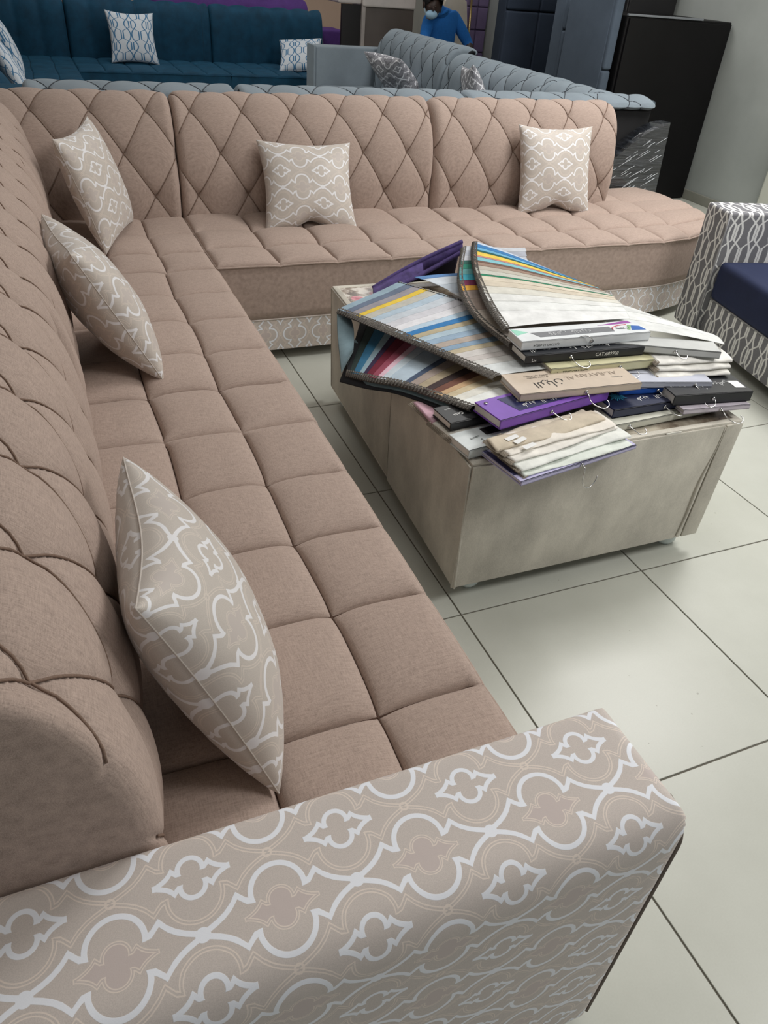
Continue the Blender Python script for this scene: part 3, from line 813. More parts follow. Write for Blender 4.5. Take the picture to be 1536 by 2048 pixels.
# bottom layer -------------------------------------------------------
r, m, cb = book('sample_book', (.43, .085), TZ, 3, .36, .10, .020, 'pale cream sample book lowest in pile under the navy book', (206, 206, 192)); hook(r, m, .36, .02, .12, 1, .8)
r, m, cb = book('sample_book', (-.012, .070), TZ+.001, 9, .30, .085, .024, 'white grey sample book at the near left table corner', (206, 212, 212)); hook(r, m, .30, .024, .36, -1, .7)
quad(r, m, 'printed_panel', BLK, [(.085, .045), (.13, .045), (.13, .075), (.085, .075)], .0246)
print_text('sakura', .012, DKG, r, loc_mat(m, .05, .045, .0246, 190)); print_text('FABRIC', .008, cm((170, 120, 150), .5), r, loc_mat(m, .06, .016, .0246, 180)); print_text('S', .016, BLK, r, loc_mat(m, .062, .03, .0246, 180))
fold_layer(r, (-.022, .145), 9, .25, .10, TZ+.002, .018, swm((214, 210, 200)), 21, fr=True)
r, m, cb = book('sample_book', (-.016, .168), TZ+.024, 6, .30, .085, .022, 'black sample book under the purple one by the left table edge', (30, 30, 32)); hook(r, m, .3, .022, .9, 1, .5)
print_text('Casa', .016, WHT, r, loc_mat(m, .045, .035, .0226, 190)); print_text('fabric', .008, WHT, r, loc_mat(m, .03, .065, .0226, 190))
fold_layer(r, (-.03, .225), 6, .25, .12, TZ+.006, .016, swm((196, 160, 172)), 22, fr=True)
# lilac board with beige folded cloths, overhanging the near edge
r, m, cb = book('sample_book', (.052, -.068), TZ+.002, 9.8, .38, .15, .012, 'lilac sample book with stacked beige folded cloths overhanging the near table edge', (186, 182, 216)); hook(r, m, .38, .012, .5, 1, 1.15, 0, 1)
quad(r, m, 'inner_panel', cm((60, 62, 110), .5), [(.002, .03), (.03, .03), (.012, .148), (.002, .148)], .0126)
for k, (dx, dy, w_, rgb, z_, th, dp) in enumerate([(.020, .008, .345, (222, 228, 220), .0125, .008, .10), (.014, .024, .365, (230, 232, 226), .0205, .010, .10), (.008, .046, .355, (232, 228, 220), .0305, .010, .09), (.006, .068, .35, (234, 228, 218), .0395, .009, .08), (-.004, .084, .35, (204, 192, 172), .0445, .009, .055), (.05, .108, .28, (206, 196, 176), .040, .010, .045)]):
    p_ = m @ Vector((dx, dy, 0)); fold_layer(r, (p_.x, p_.y), 9.8+(k % 3-1)*1.2, w_, dp, TZ+z_, th, swm(rgb), 30+k)
for (x, y, z, rz) in ((.055, .112, .0545, 8), (.065, .094, .0550, 14), (.075, .070, .0500, 9)):
    o = quad(r, m @ Matrix.Translation((x, y, z)) @ Matrix.Rotation(math.radians(rz), 4, 'Z'), 'paper_label', WHT, [(-.02, -.007), (.017, -.007), (.02, -.004), (.02, .004), (.017, .007), (-.02, .007)], .001)
# navy, blue, grey-blue stack
r, m, cb = book('sample_book', (.437, .118), TZ+.021, 0, .34, .105, .025, 'navy sample book with cyan burst on its cover', (28, 36, 66)); hook(r, m, .34, .025, .5, 1, .9)
CY = cm((70, 170, 210), .4)
for k in range(9):
    a_ = math.pi*k/9; cx, cy_ = .055, .062; L_ = .028 if k % 2 else .02
    quad(r, m, 'printed_ray', CY, [(cx+L_*math.cos(a_)-.0012*math.sin(a_), cy_+L_*.8*math.sin(a_)+.0012*math.cos(a_)), (cx-L_*math.cos(a_)-.0012*math.sin(a_), cy_-L_*.8*math.sin(a_)+.0012*math.cos(a_)), (cx-L_*math.cos(a_)+.0012*math.sin(a_), cy_-L_*.8*math.sin(a_)-.0012*math.cos(a_)), (cx+L_*math.cos(a_)+.0012*math.sin(a_), cy_+L_*.8*math.sin(a_)-.0012*math.cos(a_))], .0257+k*.0001)
print_text('\uFEE1\uFE8E\uFEC8\uFEE8\uFEDF\uFE8D  \uFEAA\uFEF3\uFEAE\uFED3', .026, WHT, r, loc_mat(m, .16, .035, .0257, 180)); print_text('Sweet Dreams', .013, cm((200, 205, 150), .5), r, loc_mat(m, .15, .062, .0257, 180)); print_text('upholstery collection', .008, WHT, r, loc_mat(m, .15, .08, .0257, 180))
r, m, cb = book('sample_book', (.50, .185), TZ+.047, -8, .28, .09, .017, 'bright blue sample book between the navy and grey-blue ones', (28, 84, 176)); hook(r, m, .28, .017, .42, 1, .8)
r, m, cb = book('sample_book', (.512, .190), TZ+.065, -14, .26, .09, .017, 'pale grey-blue sample book above the bright blue one', (196, 200, 214)); hook(r, m, .26, .017, .8, 1, .6)
quad(r, m, 'printed_line', BLK, [(.03, .052), (.09, .050), (.09, .053), (.03, .055)], .0176); print_text('Mira', .014, DKG, r, loc_mat(m, .13, .05, .0176, 180))
# right hand pair
r, m, cb = book('sample_book', (.640, .080), TZ+.024, -6, .215, .16, .014, 'lilac-white sample board under the black book at the right end', (202, 194, 204)); hook(r, m, .215, .014, .55, 1, 1.1, .006)
r, m, cb = book('sample_book', (.620, .106), TZ+.040, -8, .245, .125, .030, 'black sample book with white folded cloths at the right end', (34, 36, 40)); hook(r, m, .245, .030, .5, -1, .7)
print_text('\uFEF2\uFED4\uFEF4\uFEF4\uFEB3\uFEFC\uFED7   \uFEE1\uFEEE\uFEB3', .030, cm((190, 192, 192), .5), r, loc_mat(m, .11, .05, .0306, 180)); quad(r, m, 'paper_label', WHT, [(.205, .025), (.235, .022), (.235, .062), (.205, .065)], .0310)
for k, (dy, z_) in enumerate(((.085, .031), (.10, .046), (.115, .060))):
    p_ = m @ Vector((-.01+.006*k, dy, 0)); fold_layer(r, (p_.x, p_.y), -8-k, .235, .13, TZ+.040+z_, .016, swm((236, 234, 228)), 50+k)
# purple book with long fan over the left edge
r, m, cb = book('sample_book', (.080, .098), TZ+.052, 10, .37, .105, .026, 'purple sample book whose striped swatches hang over the left table edge', (122, 74, 178)); hook(r, m, .37, .026, .45, 1, .9)
quad(r, m, 'printed_panel', cm((34, 38, 84), .4), [(.075, .020), (.30, .020), (.30, .092), (.062, .092)], .0266)
print_text('\uFEE1\uFE8E\uFEC8\uFEE8\uFEDF\uFE8D  \uFEAA\uFEF3\uFEAE\uFED3', .026, WHT, r, loc_mat(m, .16, .036, .0273, 180)); print_text('Sweet Dreams', .014, WHT, r, loc_mat(m, .14, .058, .0273, 180)); print_text('al montazah', .010, cm((200, 205, 150), .5), r, loc_mat(m, .15, .076, .0273, 180))
MB().tube([(.02, .085, .026), (.02, .085, .0285)], .005, 12).build('rivet', M['steel'], r, world=m)
fan(r, [(.062, .205, .515), (-.03, .40, .492), (-.085, .50, .47), (-.115, .64, .425)], [(.41, .27, .522), (.30, .55, .50), (.20, .78, .49), (.06, .96, .475)],
    [(1.3, (232, 234, 230)), (.9, (224, 222, 212)), (.7, (206, 190, 158)), (.6, (196, 164, 128)), (.7, (112, 76, 64)), (.7, (66, 54, 54)), (.8, (170, 156, 132)), (.8, (160, 146, 138)), (.5, (72, 84, 106)), (1.6, (176, 192, 204)), (.7, (196, 208, 216)), (.5, (226, 190, 204)), (.7, (150, 74, 92)), (.8, (110, 34, 52)), (.5, (56, 42, 70)), (.6, (150, 176, 188)), (.9, (58, 116, 152)), (.7, (48, 62, 60)), (.6, (40, 42, 46))], edges=('L',), seed=1, edge_w=.012)
P_ = [(.055, .205, .497), (-.038, .40, .476), (-.095, .50, .452), (-.122, .64, .408)]; Q_ = [(.08, .25, .497), (.0, .5, .474), (-.03, .70, .458), (-.03, .80, .456)]
for k, (dz, rgb) in enumerate(((0, (112, 134, 142)), (-.006, (34, 36, 40)))):
    mb = MB(); A = catmull([(x-.012*k, y, z-.006+dz) for x, y, z in P_], 6); B = catmull([(x, y, z-.006+dz) for x, y, z in Q_], 6); n = len(A)
    mb.add(list(A)+list(B)+[q-np.array([0, 0, .004]) for q in A]+[q-np.array([0, 0, .004]) for q in B], [(i, i+1, n+i+1, n+i) for i in range(n-1)]+[(2*n+i, 3*n+i, 3*n+i+1, 2*n+i+1) for i in range(n-1)]+[(i, 2*n+i, 2*n+i+1, i+1) for i in range(n-1)]+[(n-1, 2*n-1, 4*n-1, 3*n-1)]); mb.build('backing_cloth', swm(rgb), r)
# beige book with the large blue-grey fan
r, m, cb = book('sample_book', (.172, .168), TZ+.080, -3.5, .36, .115, .020, 'beige sample book with black lettering and wide blue and grey striped fan', (206, 190, 172)); hook(r, m, .36, .02, .53, 1, 1.1, .012)
print_text('\uFEE5\uFE8E\uFEF3\uFEAE\uFEDF\uFE8D', .042, BLK, r, loc_mat(m, .105, .042, .0206, 180)); print_text('AL-RAYAN', .026, cm((150, 134, 118), .5), r, loc_mat(m, .26, .07, .0206, 180)); print_text('AL', .026, cm((150, 134, 118), .5), r, loc_mat(m, .175, .062, .0206, 180))
print_text('al rayan textiles\nquality upholstery', .010, cm((96, 84, 74), .5), r, loc_mat(m, .09, .085, .0206, 180)); print_text('Premium', .009, DKG, r, loc_mat(m, .31, .045, .0206, 180))
fan(r, [(.175, .285, .548), (.08, .50, .545), (.015, .70, .532), (-.055, .885, .515)], [(.52, .28, .553), (.40, .55, .56), (.30, .80, .553), (.205, 1.02, .535)],
    [(1.6, (216, 220, 220)), (.8, (206, 204, 200)), (.6, (196, 190, 186)), (.8, (204, 200, 196)), (.6, (188, 176, 150)), (.6, (140, 164, 186)), (.7, (178, 166, 156)), (.7, (150, 172, 192)), (.7, (176, 196, 208)), (.6, (184, 172, 144)), (.6, (60, 124, 180)), (.6, (184, 206, 222)), (.8, (222, 222, 226)), (.8, (206, 206, 212)), (.8, (196, 204, 212)), (.7, (176, 194, 208)), (.8, (190, 188, 178)), (.5, (228, 196, 76)), (.7, (150, 146, 152)), (.6, (104, 116, 136)), (.7, (146, 168, 182))], edges=('L', 'R'), seed=2, edge_w=.022)
A = catmull([(-.058, .885, .506), (-.085, .80, .468), (-.122, .655, .415)], 6); B = catmull([(-.020, .90, .505), (-.035, .80, .485), (-.075, .69, .462)], 6); n = len(A)
mb = MB(); mb.add(list(A)+list(B)+[q-np.array([.002, 0, .002]) for q in A]+[q-np.array([.002, 0, .002]) for q in B], [(i, i+1, n+i+1, n+i) for i in range(n-1)]+[(2*n+i, 3*n+i, 3*n+i+1, 2*n+i+1) for i in range(n-1)]+[(i, 2*n+i, 2*n+i+1, i+1) for i in range(n-1)]+[(n+i, n+i+1, 3*n+i+1, 3*n+i) for i in range(n-1)]); mb.build('hanging_swatch', swm((128, 150, 158)), r)
# cream book
r, m, cb = book('sample_book', (.315, .255), TZ+.088, -3, .36, .09, .024, 'pale yellow-green sample book just below the black one', (206, 202, 164)); hook(r, m, .36, .024, .60, 1, .95, .004)
print_text('CAT NO.3022', .013, BLK, r, loc_mat(m, .075, -.0006, .012, 180, True)); print_text('I', .009, BLK, r, loc_mat(m, .02, -.0006, .012, 0, True)); print_text('\uFEEA\uFEF4\uFED3\uFEFC\uFED7', .024, cm((110, 104, 74), .5), r, loc_mat(m, .10, .04, .0246, 180))
fan(r, [(.36, .34, .56), (.34, .60, .566), (.30, .88, .560), (.27, 1.03, .545)], [(.66, .34, .56), (.62, .62, .572), (.58, .88, .572), (.52, 1.02, .556)],
    [(1.5, (220, 222, 222)), (1, (206, 210, 214)), (1, (212, 214, 216)), (1, (196, 204, 212)), (1, (214, 216, 220)), (1, (192, 202, 212)), (1, (206, 214, 222)), (.5, (96, 136, 186))], edges=(), seed=3)
# black book with silver, green and maroon swatches
r, m, cb = book('sample_book', (.256, .296), TZ+.114, -4, .37, .085, .024, 'black sample book with white lettering under the white top book', (24, 27, 34)); hook(r, m, .37, .024, .37, 1, .95, .004)
print_text('CAT.#89900', .014, WHT, r, loc_mat(m, .25, -.0006, .012, 0, True)); print_text('L', .014, WHT, r, loc_mat(m, .022, -.0006, .010, 0, True)); print_text('lar', .008, WHT, r, loc_mat(m, .03, -.0006, .009, 0, True))
print_text('\uFEF2\uFED4\uFEF4\uFEF4\uFEB3\uFEFC\uFED7  \uFE8D\uFEAA\uFEF4\uFEB3  \uFEE1\uFEEE\uFEB3\uFEDF\uFE8D', .030, WHT, r, loc_mat(m, .16, .030, .0246, 180)); quad(r, m, 'paper_label', cm((170, 174, 178), .5), [(.045, .052), (.10, .052), (.10, .064), (.045, .064)], .0250)
fan(r, [(.262, .385, .588), (.268, .60, .588), (.34, .84, .60), (.49, 1.11, .612)], [(.62, .375, .588), (.60, .62, .592), (.62, .86, .603), (.70, 1.06, .612)],
    [(1.5, (208, 198, 190)), (1.2, (190, 178, 164)), (1.1, (196, 184, 172)), (1.3, (156, 140, 130)), (1., (148, 134, 126)), (.6, (222, 166, 66)), (.7, (112, 44, 74)), (.8, (60, 152, 170)), (.8, (92, 150, 150)), (.7, (46, 126, 106)), (.6, (50, 96, 88)), (.8, (186, 188, 194)), (.8, (168, 172, 182)), (.8, (190, 194, 200))], edges=('L',), seed=4, edge_w=.014)
# grey-white board on the right with white draped cloth
r, m, cb = book('sample_book', (.520, .322), TZ+.120, -25, .33, .07, .020, 'grey-white sample board with white cloth draping off the right side', (200, 202, 200)); hook(r, m, .33, .02, .62, 1, .6)
print_text('Cat No.3020', .012, BLK, r, loc_mat(m, .055, -.0006, .010, 180, True))
fan(r, [(.585, .37, .60), (.64, .50, .60), (.68, .60, .598)], [(.875, .235, .585), (.94, .34, .565), (.93, .45, .54)], [(1, (218, 220, 218)), (1, (224, 226, 224)), (1, (216, 218, 216))], edges=(), seed=5, bow=.012)
# white book on top
r, m, cb = book('sample_book', (.256, .324), TZ+.140, -3.3, .405, .085, .025, 'white sample book with colourful cover corners lying on top of the pile', (226, 230, 232)); hook(r, m, .405, .025, .53, -1, .9, 0, 2)
quad(r, m, 'printed_panel', cm((120, 122, 126), .4), [(.065, .020), (.30, .022), (.30, .055), (.05, .050)], .0256)
print_text('\uFEEA\uFEF3\uFEAE\uFECB\uFE8E\uFED3  \uFEF2\uFED3\uFEFC\uFED7', .026, cm((206, 208, 210), .4), r, loc_mat(m, .165, .036, .0263, 180)); print_text('CAT.NO.11 #0024', .010, DKG, r, loc_mat(m, .075, -.0006, .012, 180, True))
quad(r, m, 'printed_corner', cm((34, 96, 176), .4), [(.355, .022), (.400, .018), (.395, .045), (.372, .052)], .0256); quad(r, m, 'printed_corner', cm((152, 70, 160), .4), [(.27, .066), (.385, .068), (.380, .083), (.365, .083)], .0256)
quad(r, m, 'printed_corner', cm((150, 214, 190), .4), [(.004, .040), (.045, .055), (.004, .082)], .0256); quad(r, m, 'printed_corner', cm((132, 178, 120), .4), [(.345, .030), (.352, .024), (.372, .052), (.362, .056)], .0257)
mb = MB(); mb.tube(catmull([(.30, .030, .0258), (.305, .045, .0258), (.33, .056, .0258), (.36, .060, .0258)], 6), .0012, 5); mb.build('printed_arc', cm((206, 60, 90), .4), r, world=m)
el = [(.335+.022*math.cos(t), .040+.007*math.sin(t)) for t in np.linspace(0, 2*math.pi, 25)[:-1]]; quad(r, m, 'printed_oval', cm((60, 70, 78), .4), el, .0258)
quad(r, m, 'printed_oval', cm((226, 230, 232), .35), [(.335+(x-.335)*.86, .040+(y-.040)*.72) for x, y in el], .0262); print_text('Art', .010, DKG, r, loc_mat(m, .335, .040, .0266, 180))
fan(r, [(.262, .415, .618), (.30, .58, .625), (.39, .84, .632), (.535, 1.115, .625)], [(.655, .392, .618), (.70, .50, .62), (.72, .62, .615), (.715, .745, .605)],
    [(1.8, (230, 231, 230)), (1.2, (226, 228, 226)), (1.0, (222, 223, 220)), (1.0, (214, 212, 202)), (.8, (208, 198, 180)), (.7, (212, 202, 184)), (.25, (44, 128, 96)), (.7, (196, 196, 186)), (.7, (184, 178, 166)), (.6, (150, 126, 112)), (.35, (110, 86, 76)), (.7, (130, 186, 196)), (.3, (200, 136, 132)), (.8, (226, 196, 88)), (.35, (38, 92, 86)), (.6, (106, 170, 206)), (.7, (60, 122, 178)), (.5, (190, 204, 222))], edges=('L',), seed=6, edge_w=.016, bow=.004)
# purple velvet swatch book folded up at the far side
r = root('sample_book', (.45, 1.08, TZ), 'deep purple velvet swatch folded over at the far table edge', 'sample book', GB)
A = catmull([(.165, 1.145, .472), (.267, 1.15, .522), (.379, 1.155, .568), (.505, 1.16, .612)], 8)      # ridge of the flap
B = catmull([(.145, 1.085, .458), (.24, 1.10, .49), (.36, 1.12, .528), (.50, 1.135, .585)], 8)           # rolled lower lip
Cc = catmull([(.20, 1.20, .453), (.30, 1.21, .455), (.40, 1.215, .457), (.52, 1.215, .46)], 8)           # back hem on the table
n = len(A); VP = velvet('purple_velvet', (76, 62, 112), .45, 30, .5); VD = velvet('dark_plum_velvet', (30, 27, 46), .3, 30, .2)
def sheet(name, P1, P2, off, mat):
    o_ = np.array(off); mb = MB(); k = len(P1)
    mb.add(list(P1)+list(P2)+[q+o_ for q in P1]+[q+o_ for q in P2], [(i, i+1, k+i+1, k+i) for i in range(k-1)]+[(2*k+i, 3*k+i, 3*k+i+1, 2*k+i+1) for i in range(k-1)]+[(i, 2*k+i, 2*k+i+1, i+1) for i in range(k-1)]+[(k+i, k+i+1, 3*k+i+1, 3*k+i) for i in range(k-1)]+[(0, k, 3*k, 2*k), (k-1, 2*k-1, 4*k-1, 3*k-1)])
    return mb.build(name, mat, r)
sheet('velvet_flap', A, B, (.002, .006, .006), VP)
sheet('velvet_lining', [q+np.array([.004, .012, -.004]) for q in A], Cc, (0, .006, .003), VD)
MB().tube([q for q in B], .008, 8).build('rolled_hem', VP, r)
MB().tube([q for q in A], .007, 8).build('rolled_hem', VP, r)

# ------------------------------------------------------------------ trellis sofa at the right
M['trel'] = trellis('grey_trellis_fabric', (120, 120, 124), (222, 222, 220), px=.105, py=.21, w=.0105, ring=False)
M['navy'] = velvet('navy_velvet', (34, 42, 70), .15, 6, .1)
ts_ = root('trellis_sofa', (2.2, .8, 0), 'grey and white trellis patterned sofa with navy cushion at right edge', 'sofa', rz=math.radians(-14))
mt = Matrix.Translation((1.985, 1.545, 0)) @ Matrix.Rotation(math.radians(-12), 4, 'Z')
# local frame: +x into the sofa depth, -y towards the camera
def tbox(name, mat, x0, x1, y0, y1, z0, z1, bev, uvfix=True):
    o = box(name, mat, ts_, x0, x1, y0, y1, z0, z1, bev, world=mt)
    boxuv(o); return o
tbox('armrest', M['trel'], 0, .95, -.19, 0, .05, .61, .014)
tbox('base', M['trel'], .035, .95, -2.3, -.19, .05, .225, .008)
tbox('seat_cushion', M['navy'], .02, .80, -1.22, -.195, .228, .40, .03)
tbox('seat_cushion', M['navy'], .02, .80, -2.28, -1.225, .228, .40, .03)
tbox('backrest', M['trel'], .78, .98, -2.3, -.19, .05, .82, .03)
MB().tube([(.002, -.19, z) for z in np.linspace(.06, .6, 8)], .004, 6).build('piping', M['trel_edge'] if 'trel_edge' in M else cm((150, 150, 152), .9), ts_, world=mt)
MB().tube([(.033, -y, .226) for y in np.linspace(.2, 2.28, 8)], .004, 6).build('piping', cm((150, 150, 152), .9), ts_, world=mt)
for x, y in ((.06, -.08), (.06, -2.2), (.9, -.08), (.9, -2.2)):
    MB().tube([(x, y, 0), (x, y, .052)], .03, 10).build('foot', M['darkfoot'], ts_, world=mt)

# ------------------------------------------------------------------ grey sectional behind
GV = velvet('blue_grey_velvet', (124, 135, 143), .12, 4, .55); GSE = plain('charcoal_piping', (52, 56, 62), .8)
PROF2 = [(0, .34), (-.01, .45), (-.014, .55), (-.004, .65), (.016, .74), (.048, .805), (.095, .845), (.15, .86), (.21, .855), (.27, .842), (.295, .828), (.27, .815), (.22, .79), (.22, .4), (.22, .1)]
gu = []
def gunit(loc, label): return root('grey_sofa_unit', loc, label, 'sofa', 'blue-grey tufted sectional sofa units')
g1 = gunit((-.4, 3.2, 0), 'blue-grey sofa unit backing on to the tan sofa, its left back rim')
backrest('backrest', g1, GV, GSE, (.08, 2.985, 0), (-1, 0, 0), (0, -1, 0), .93, prof=PROF2, step=.011, H=.022, zscale=1., t0=.05)
box('seat_cushion', GV, g1, -.85, .08, 2.98, 3.62, .18, .41, .03); box('base', GV, g1, -.84, .07, 3.0, 3.60, .05, .18, .01)
g2 = gunit((1., 3.2, 0), 'blue-grey sofa unit backing on to the tan sofa, its long middle back rim')
backrest('backrest', g2, GV, GSE, (1.30, 2.985, 0), (-1, 0, 0), (0, -1, 0), 1.21, prof=PROF2, step=.011, H=.022, zscale=1., t0=.07)
box('seat_cushion', GV, g2, .09, 1.295, 2.98, 3.62, .18, .41, .03); box('base', GV, g2, .1, 1.29, 3.0, 3.60, .05, .18, .01)
g3 = gunit((2., 3.2, 0), 'blue-grey corner sofa unit with black outer back beside the wrapped item')
backrest('backrest', g3, GV, GSE, (2.53, 2.985, 0), (-1, 0, 0), (0, -1, 0), 1.225, prof=PROF2, step=.011, H=.022, zscale=1., t0=.05)
backrest('backrest', g3, GV, GSE, (2.22, 2.99, 0), (0, 1, 0), (1, 0, 0), .50, prof=PROF2, step=.012, H=.022, t0=.08)
seat('seat_cushion', g3, GV, GSE, [1.31, 1.6, 1.9, 2.23], [2.98, 3.24, 3.49], .41, .18, seam_r=.003)
box('base', GV, g3, 1.32, 2.22, 3.0, 3.48, .05, .18, .01)
box('outer_back', M['black_cloth'], g3, 1.31, 2.525, 2.725, 2.765, .05, .80, .006)
box('outer_back', M['black_cloth'], g3, 2.50, 2.525, 2.765, 3.49, .05, .80, .006)
g4 = gunit((2.1, 4.2, 0), 'blue-grey tufted sofa unit in the right run, next to the corner unit')
backrest('backrest', g4, GV, GSE, (2.22, 3.495, 0), (0, 1, 0), (1, 0, 0), 1.385, prof=PROF2, step=.011, H=.028, t0=.06)
seat('seat_cushion', g4, GV, GSE, [1.66, 1.95, 2.23], [3.495, 3.76, 4.03, 4.32, 4.6, 4.878], .41, .18, seam_r=.003); box('base', GV, g4, 1.67, 2.22, 3.5, 4.87, .05, .18, .01)
g5 = gunit((2.1, 5.6, 0), 'blue-grey tufted sofa unit with square armrest at the far end')
backrest('backrest', g5, GV, GSE, (2.22, 4.885, 0), (0, 1, 0), (1, 0, 0), 1.40, prof=PROF2, step=.011, H=.028, t0=.06, zscale=1.035)
seat('seat_cushion', g5, GV, GSE, [1.68, 1.95, 2.23], [4.885, 5.2, 5.5, 5.8, 6.1, 6.335], .43, .18, seam_r=.003); box('base', GV, g5, 1.69, 2.22, 4.89, 6.33, .05, .18, .01)
box('armrest', GV, g5, 1.645, 2.36, 6.34, 6.52, .05, .735, .02); box('arm_front', GV, g5, 1.625, 1.645, 6.325, 6.535, .05, .74, .006)
M['qgrey'] = quatrefoil('grey_medallion_fabric', (150, 150, 156), (236, 236, 240), (60, 62, 70), scale=1.3, inner=(128, 128, 134))
GPG = 'grey patterned pillows on the blue-grey sofa'
pillow('throw_pillow', M['qgrey'], (2.08, 5.45, .60), (-.25, .95, .0), (-.70, -.1, .66), .48, 'grey and white patterned pillow reclining near the far grey armrest', group=GPG, seed=6, T=.09)
pillow('throw_pillow', M['qgrey'], (2.08, 4.02, .62), (.34, .95, -.12), (-.34, .05, .9), .50, 'grey and white patterned pillow, only its top showing over the tan backrest', group=GPG, seed=7, T=.075)

# ------------------------------------------------------------------ wrapped item and dark furniture by the right wall
def wrapped_mat():
    m, nt, bs = new_mat('stretch_film_over_black'); v = mapping(nt, coord(nt), (6, 6, 60), (0, math.radians(-32), 0))
    n = noise(nt, v, 1.2, 5, .6)
    nt.links.new(ramp(nt, n, [(.45, lin((24, 26, 30))), (.70, lin((58, 62, 68)))]), bs.inputs['Base Color'])
    bs.inputs['Roughness'].default_value = .12; bs.inputs['Coat Weight'].default_value = 1; bs.inputs['Coat Roughness'].default_value = .05
    bump(nt, bs, n, 1.0, .02); return m
wr = root('wrapped_armchair_back', (2.45, 2.63, 0), 'black furniture back wrapped in shiny clear stretch film behind tan seat', 'furniture')
mb = MB(); n = 14; prof = []
for i in range(n+1):
    t = i/n; x = 2.12+.46*t; zt = .50+.26*math.sin(t*math.pi/2)**1.1
    prof.append((x, zt))
vs, fs = [], []
for y in (2.585, 2.60, 2.68, 2.695):
    k = .012 if y in (2.585, 2.695) else 0
    vs += [(x-(k if i == n else 0), y, z-k) for i, (x, z) in enumerate(prof)]+[(2.63-k-.06*0, y, .0), (2.12, y, .0)]
m1 = n+3
for j in range(3):
    for i in range(m1): fs.append((j*m1+i, j*m1+(i+1) % m1, (j+1)*m1+(i+1) % m1, (j+1)*m1+i))
fs.append(tuple(range(m1))[::-1]); fs.append(tuple(3*m1+i for i in range(m1)))
mb.add(vs, fs); mb.build('wrapped_panel', wrapped_mat(), wr, angle=.6)
film = cm((214, 218, 222), .25); fb = MB(); rf = np.random.default_rng(3)  # pale threads painted as the reflections streaking the stretch film
for k in range(46):
    x = rf.uniform(2.16, 2.52); z = rf.uniform(.36, .70); L_ = rf.uniform(.02, .09)
    if z > .50+.26*math.sin((x-2.12)/.46*math.pi/2)**1.1-.05: continue
    fb.tube([(x, 2.584, z), (x+L_*.5, 2.583, z+L_*.28), (x+L_, 2.584, z+L_*.52)], .0011, 4)
fb.build('film_glint', film, wr)
DK = plain('black_brown_leatherette', (14, 13, 14), .5, var=.2, scale=3, bmp=.1, spec=.2); DK2 = plain('black_laminate', (24, 23, 25), .5, var=.15)
t = root('tall_black_cabinet', (3.5, 4.2, 0), 'tall black unit standing against the right wall', 'cabinet')
box('body', DK, t, 3.06, 4.0, 3.83, 4.45, .0, 1.215, .012); box('top_edge', plain('clear_edge_strip', (120, 124, 128), .2), t, 3.06, 3.72, 3.82, 3.84, 1.212, 1.225, .003); box('front_panel', DK, t, 3.075, 3.985, 3.812, 3.828, .01, 1.20, .004)
t = root('upper_black_unit', (3.5, 4.75, 0), 'taller black unit behind the black cabinet by the wall', 'cabinet')
box('body', DK2, t, 3.53, 4.0, 4.48, 5.0, .0, 1.75, .01); box('front_panel', DK2, t, 3.54, 3.98, 4.465, 4.48, .02, 1.73, .004)
BG = velvet('slate_blue_velvet', (80, 91, 104), .15, 3, .2); NV = velvet('dark_navy_velvet', (42, 51, 65), .15, 3, .1); PV = velvet('plum_velvet', (118, 103, 138), .15, 3, .2)
def panel_board(name, label, mat, x0, x1, y0, y1, z1, nx, nz, frame=None, cat='headboard', lean=0.):
    t = root(name, ((x0+x1)/2, (y0+y1)/2, 0), label, cat)
    box('core', frame or mat, t, x0, x1, y0+.03, y1, 0, z1, .01)
    for i in range(nx):
        for k in range(nz):
            a_, b_ = x0+(x1-x0)*i/nx, x0+(x1-x0)*(i+1)/nx; c_, e2 = z1*k/nz, z1*(k+1)/nz
            box('padded_panel', mat, t, a_+.003, b_-.003, y0, y0+.05, c_+.004, e2-.003, .018)
    return t
panel_board('upright_headboard', 'narrow slate-blue upright panel at the left side of the black cabinet', BG, 2.97, 3.045, 3.86, 4.42, 1.32, 1, 3)
panel_board('upright_headboard', 'wide slate-blue padded headboard left of the black units', BG, 3.05, 3.51, 4.55, 4.72, 1.6, 3, 3)
panel_board('upright_headboard', 'dark navy padded headboard between the slate-blue and plum ones', NV, 3.05, 3.70, 5.45, 5.62, 1.7, 2, 3)
panel_board('upright_headboard', 'plum purple tufted headboard beside the chair', PV, 3.75, 4.01, 7.50, 7.62, 1.7, 2, 8)

# ------------------------------------------------------------------ teal sofa at the far left
TV = velvet('teal_velvet', (14, 60, 84), .28, 9, .35); TSE = plain('dark_teal_seam', (12, 36, 48), .9)
PROF3 = [(0, .34), (-.012, .45), (-.016, .6), (-.008, .75), (.02, .85), (.07, .90), (.13, .91), (.19, .88), (.22, .8), (.22, .4), (.22, .1)]
def tunit(loc, label): return root('teal_sofa_unit', loc, label, 'sofa', 'teal velvet sectional sofa units')
def teal(u, x0, x1):
    backrest('backrest', u, TV, TSE, (x0, 7.80, 0), (1, 0, 0), (0, 1, 0), x1-x0, prof=PROF3, step=.02, mode='channel', t0=.0, dt=.215, H=.02, zscale=1., rend=.03)
    nx = max(2, round((x1-x0)/.22)); seat('seat_cushion', u, TV, TSE, [x0+(x1-x0)*k/nx for k in range(nx+1)], [6.92, 7.4, 7.82], .425, .20, H=.018, seam_r=.0015)
    box('base', TV, u, x0+.01, x1-.01, 6.94, 7.8, .05, .2, .01)
u = tunit((.3, 7.3, 0), 'teal velvet sofa unit carrying the white and blue pillow in the middle'); teal(u, -.37, 1.0)
u = tunit((1.6, 7.3, 0), 'teal velvet sofa end unit with rounded back by the grey armrest'); teal(u, 1.005, 2.2)
u = tunit((-.8, 7.3, 0), 'teal velvet sofa corner unit at the far left')
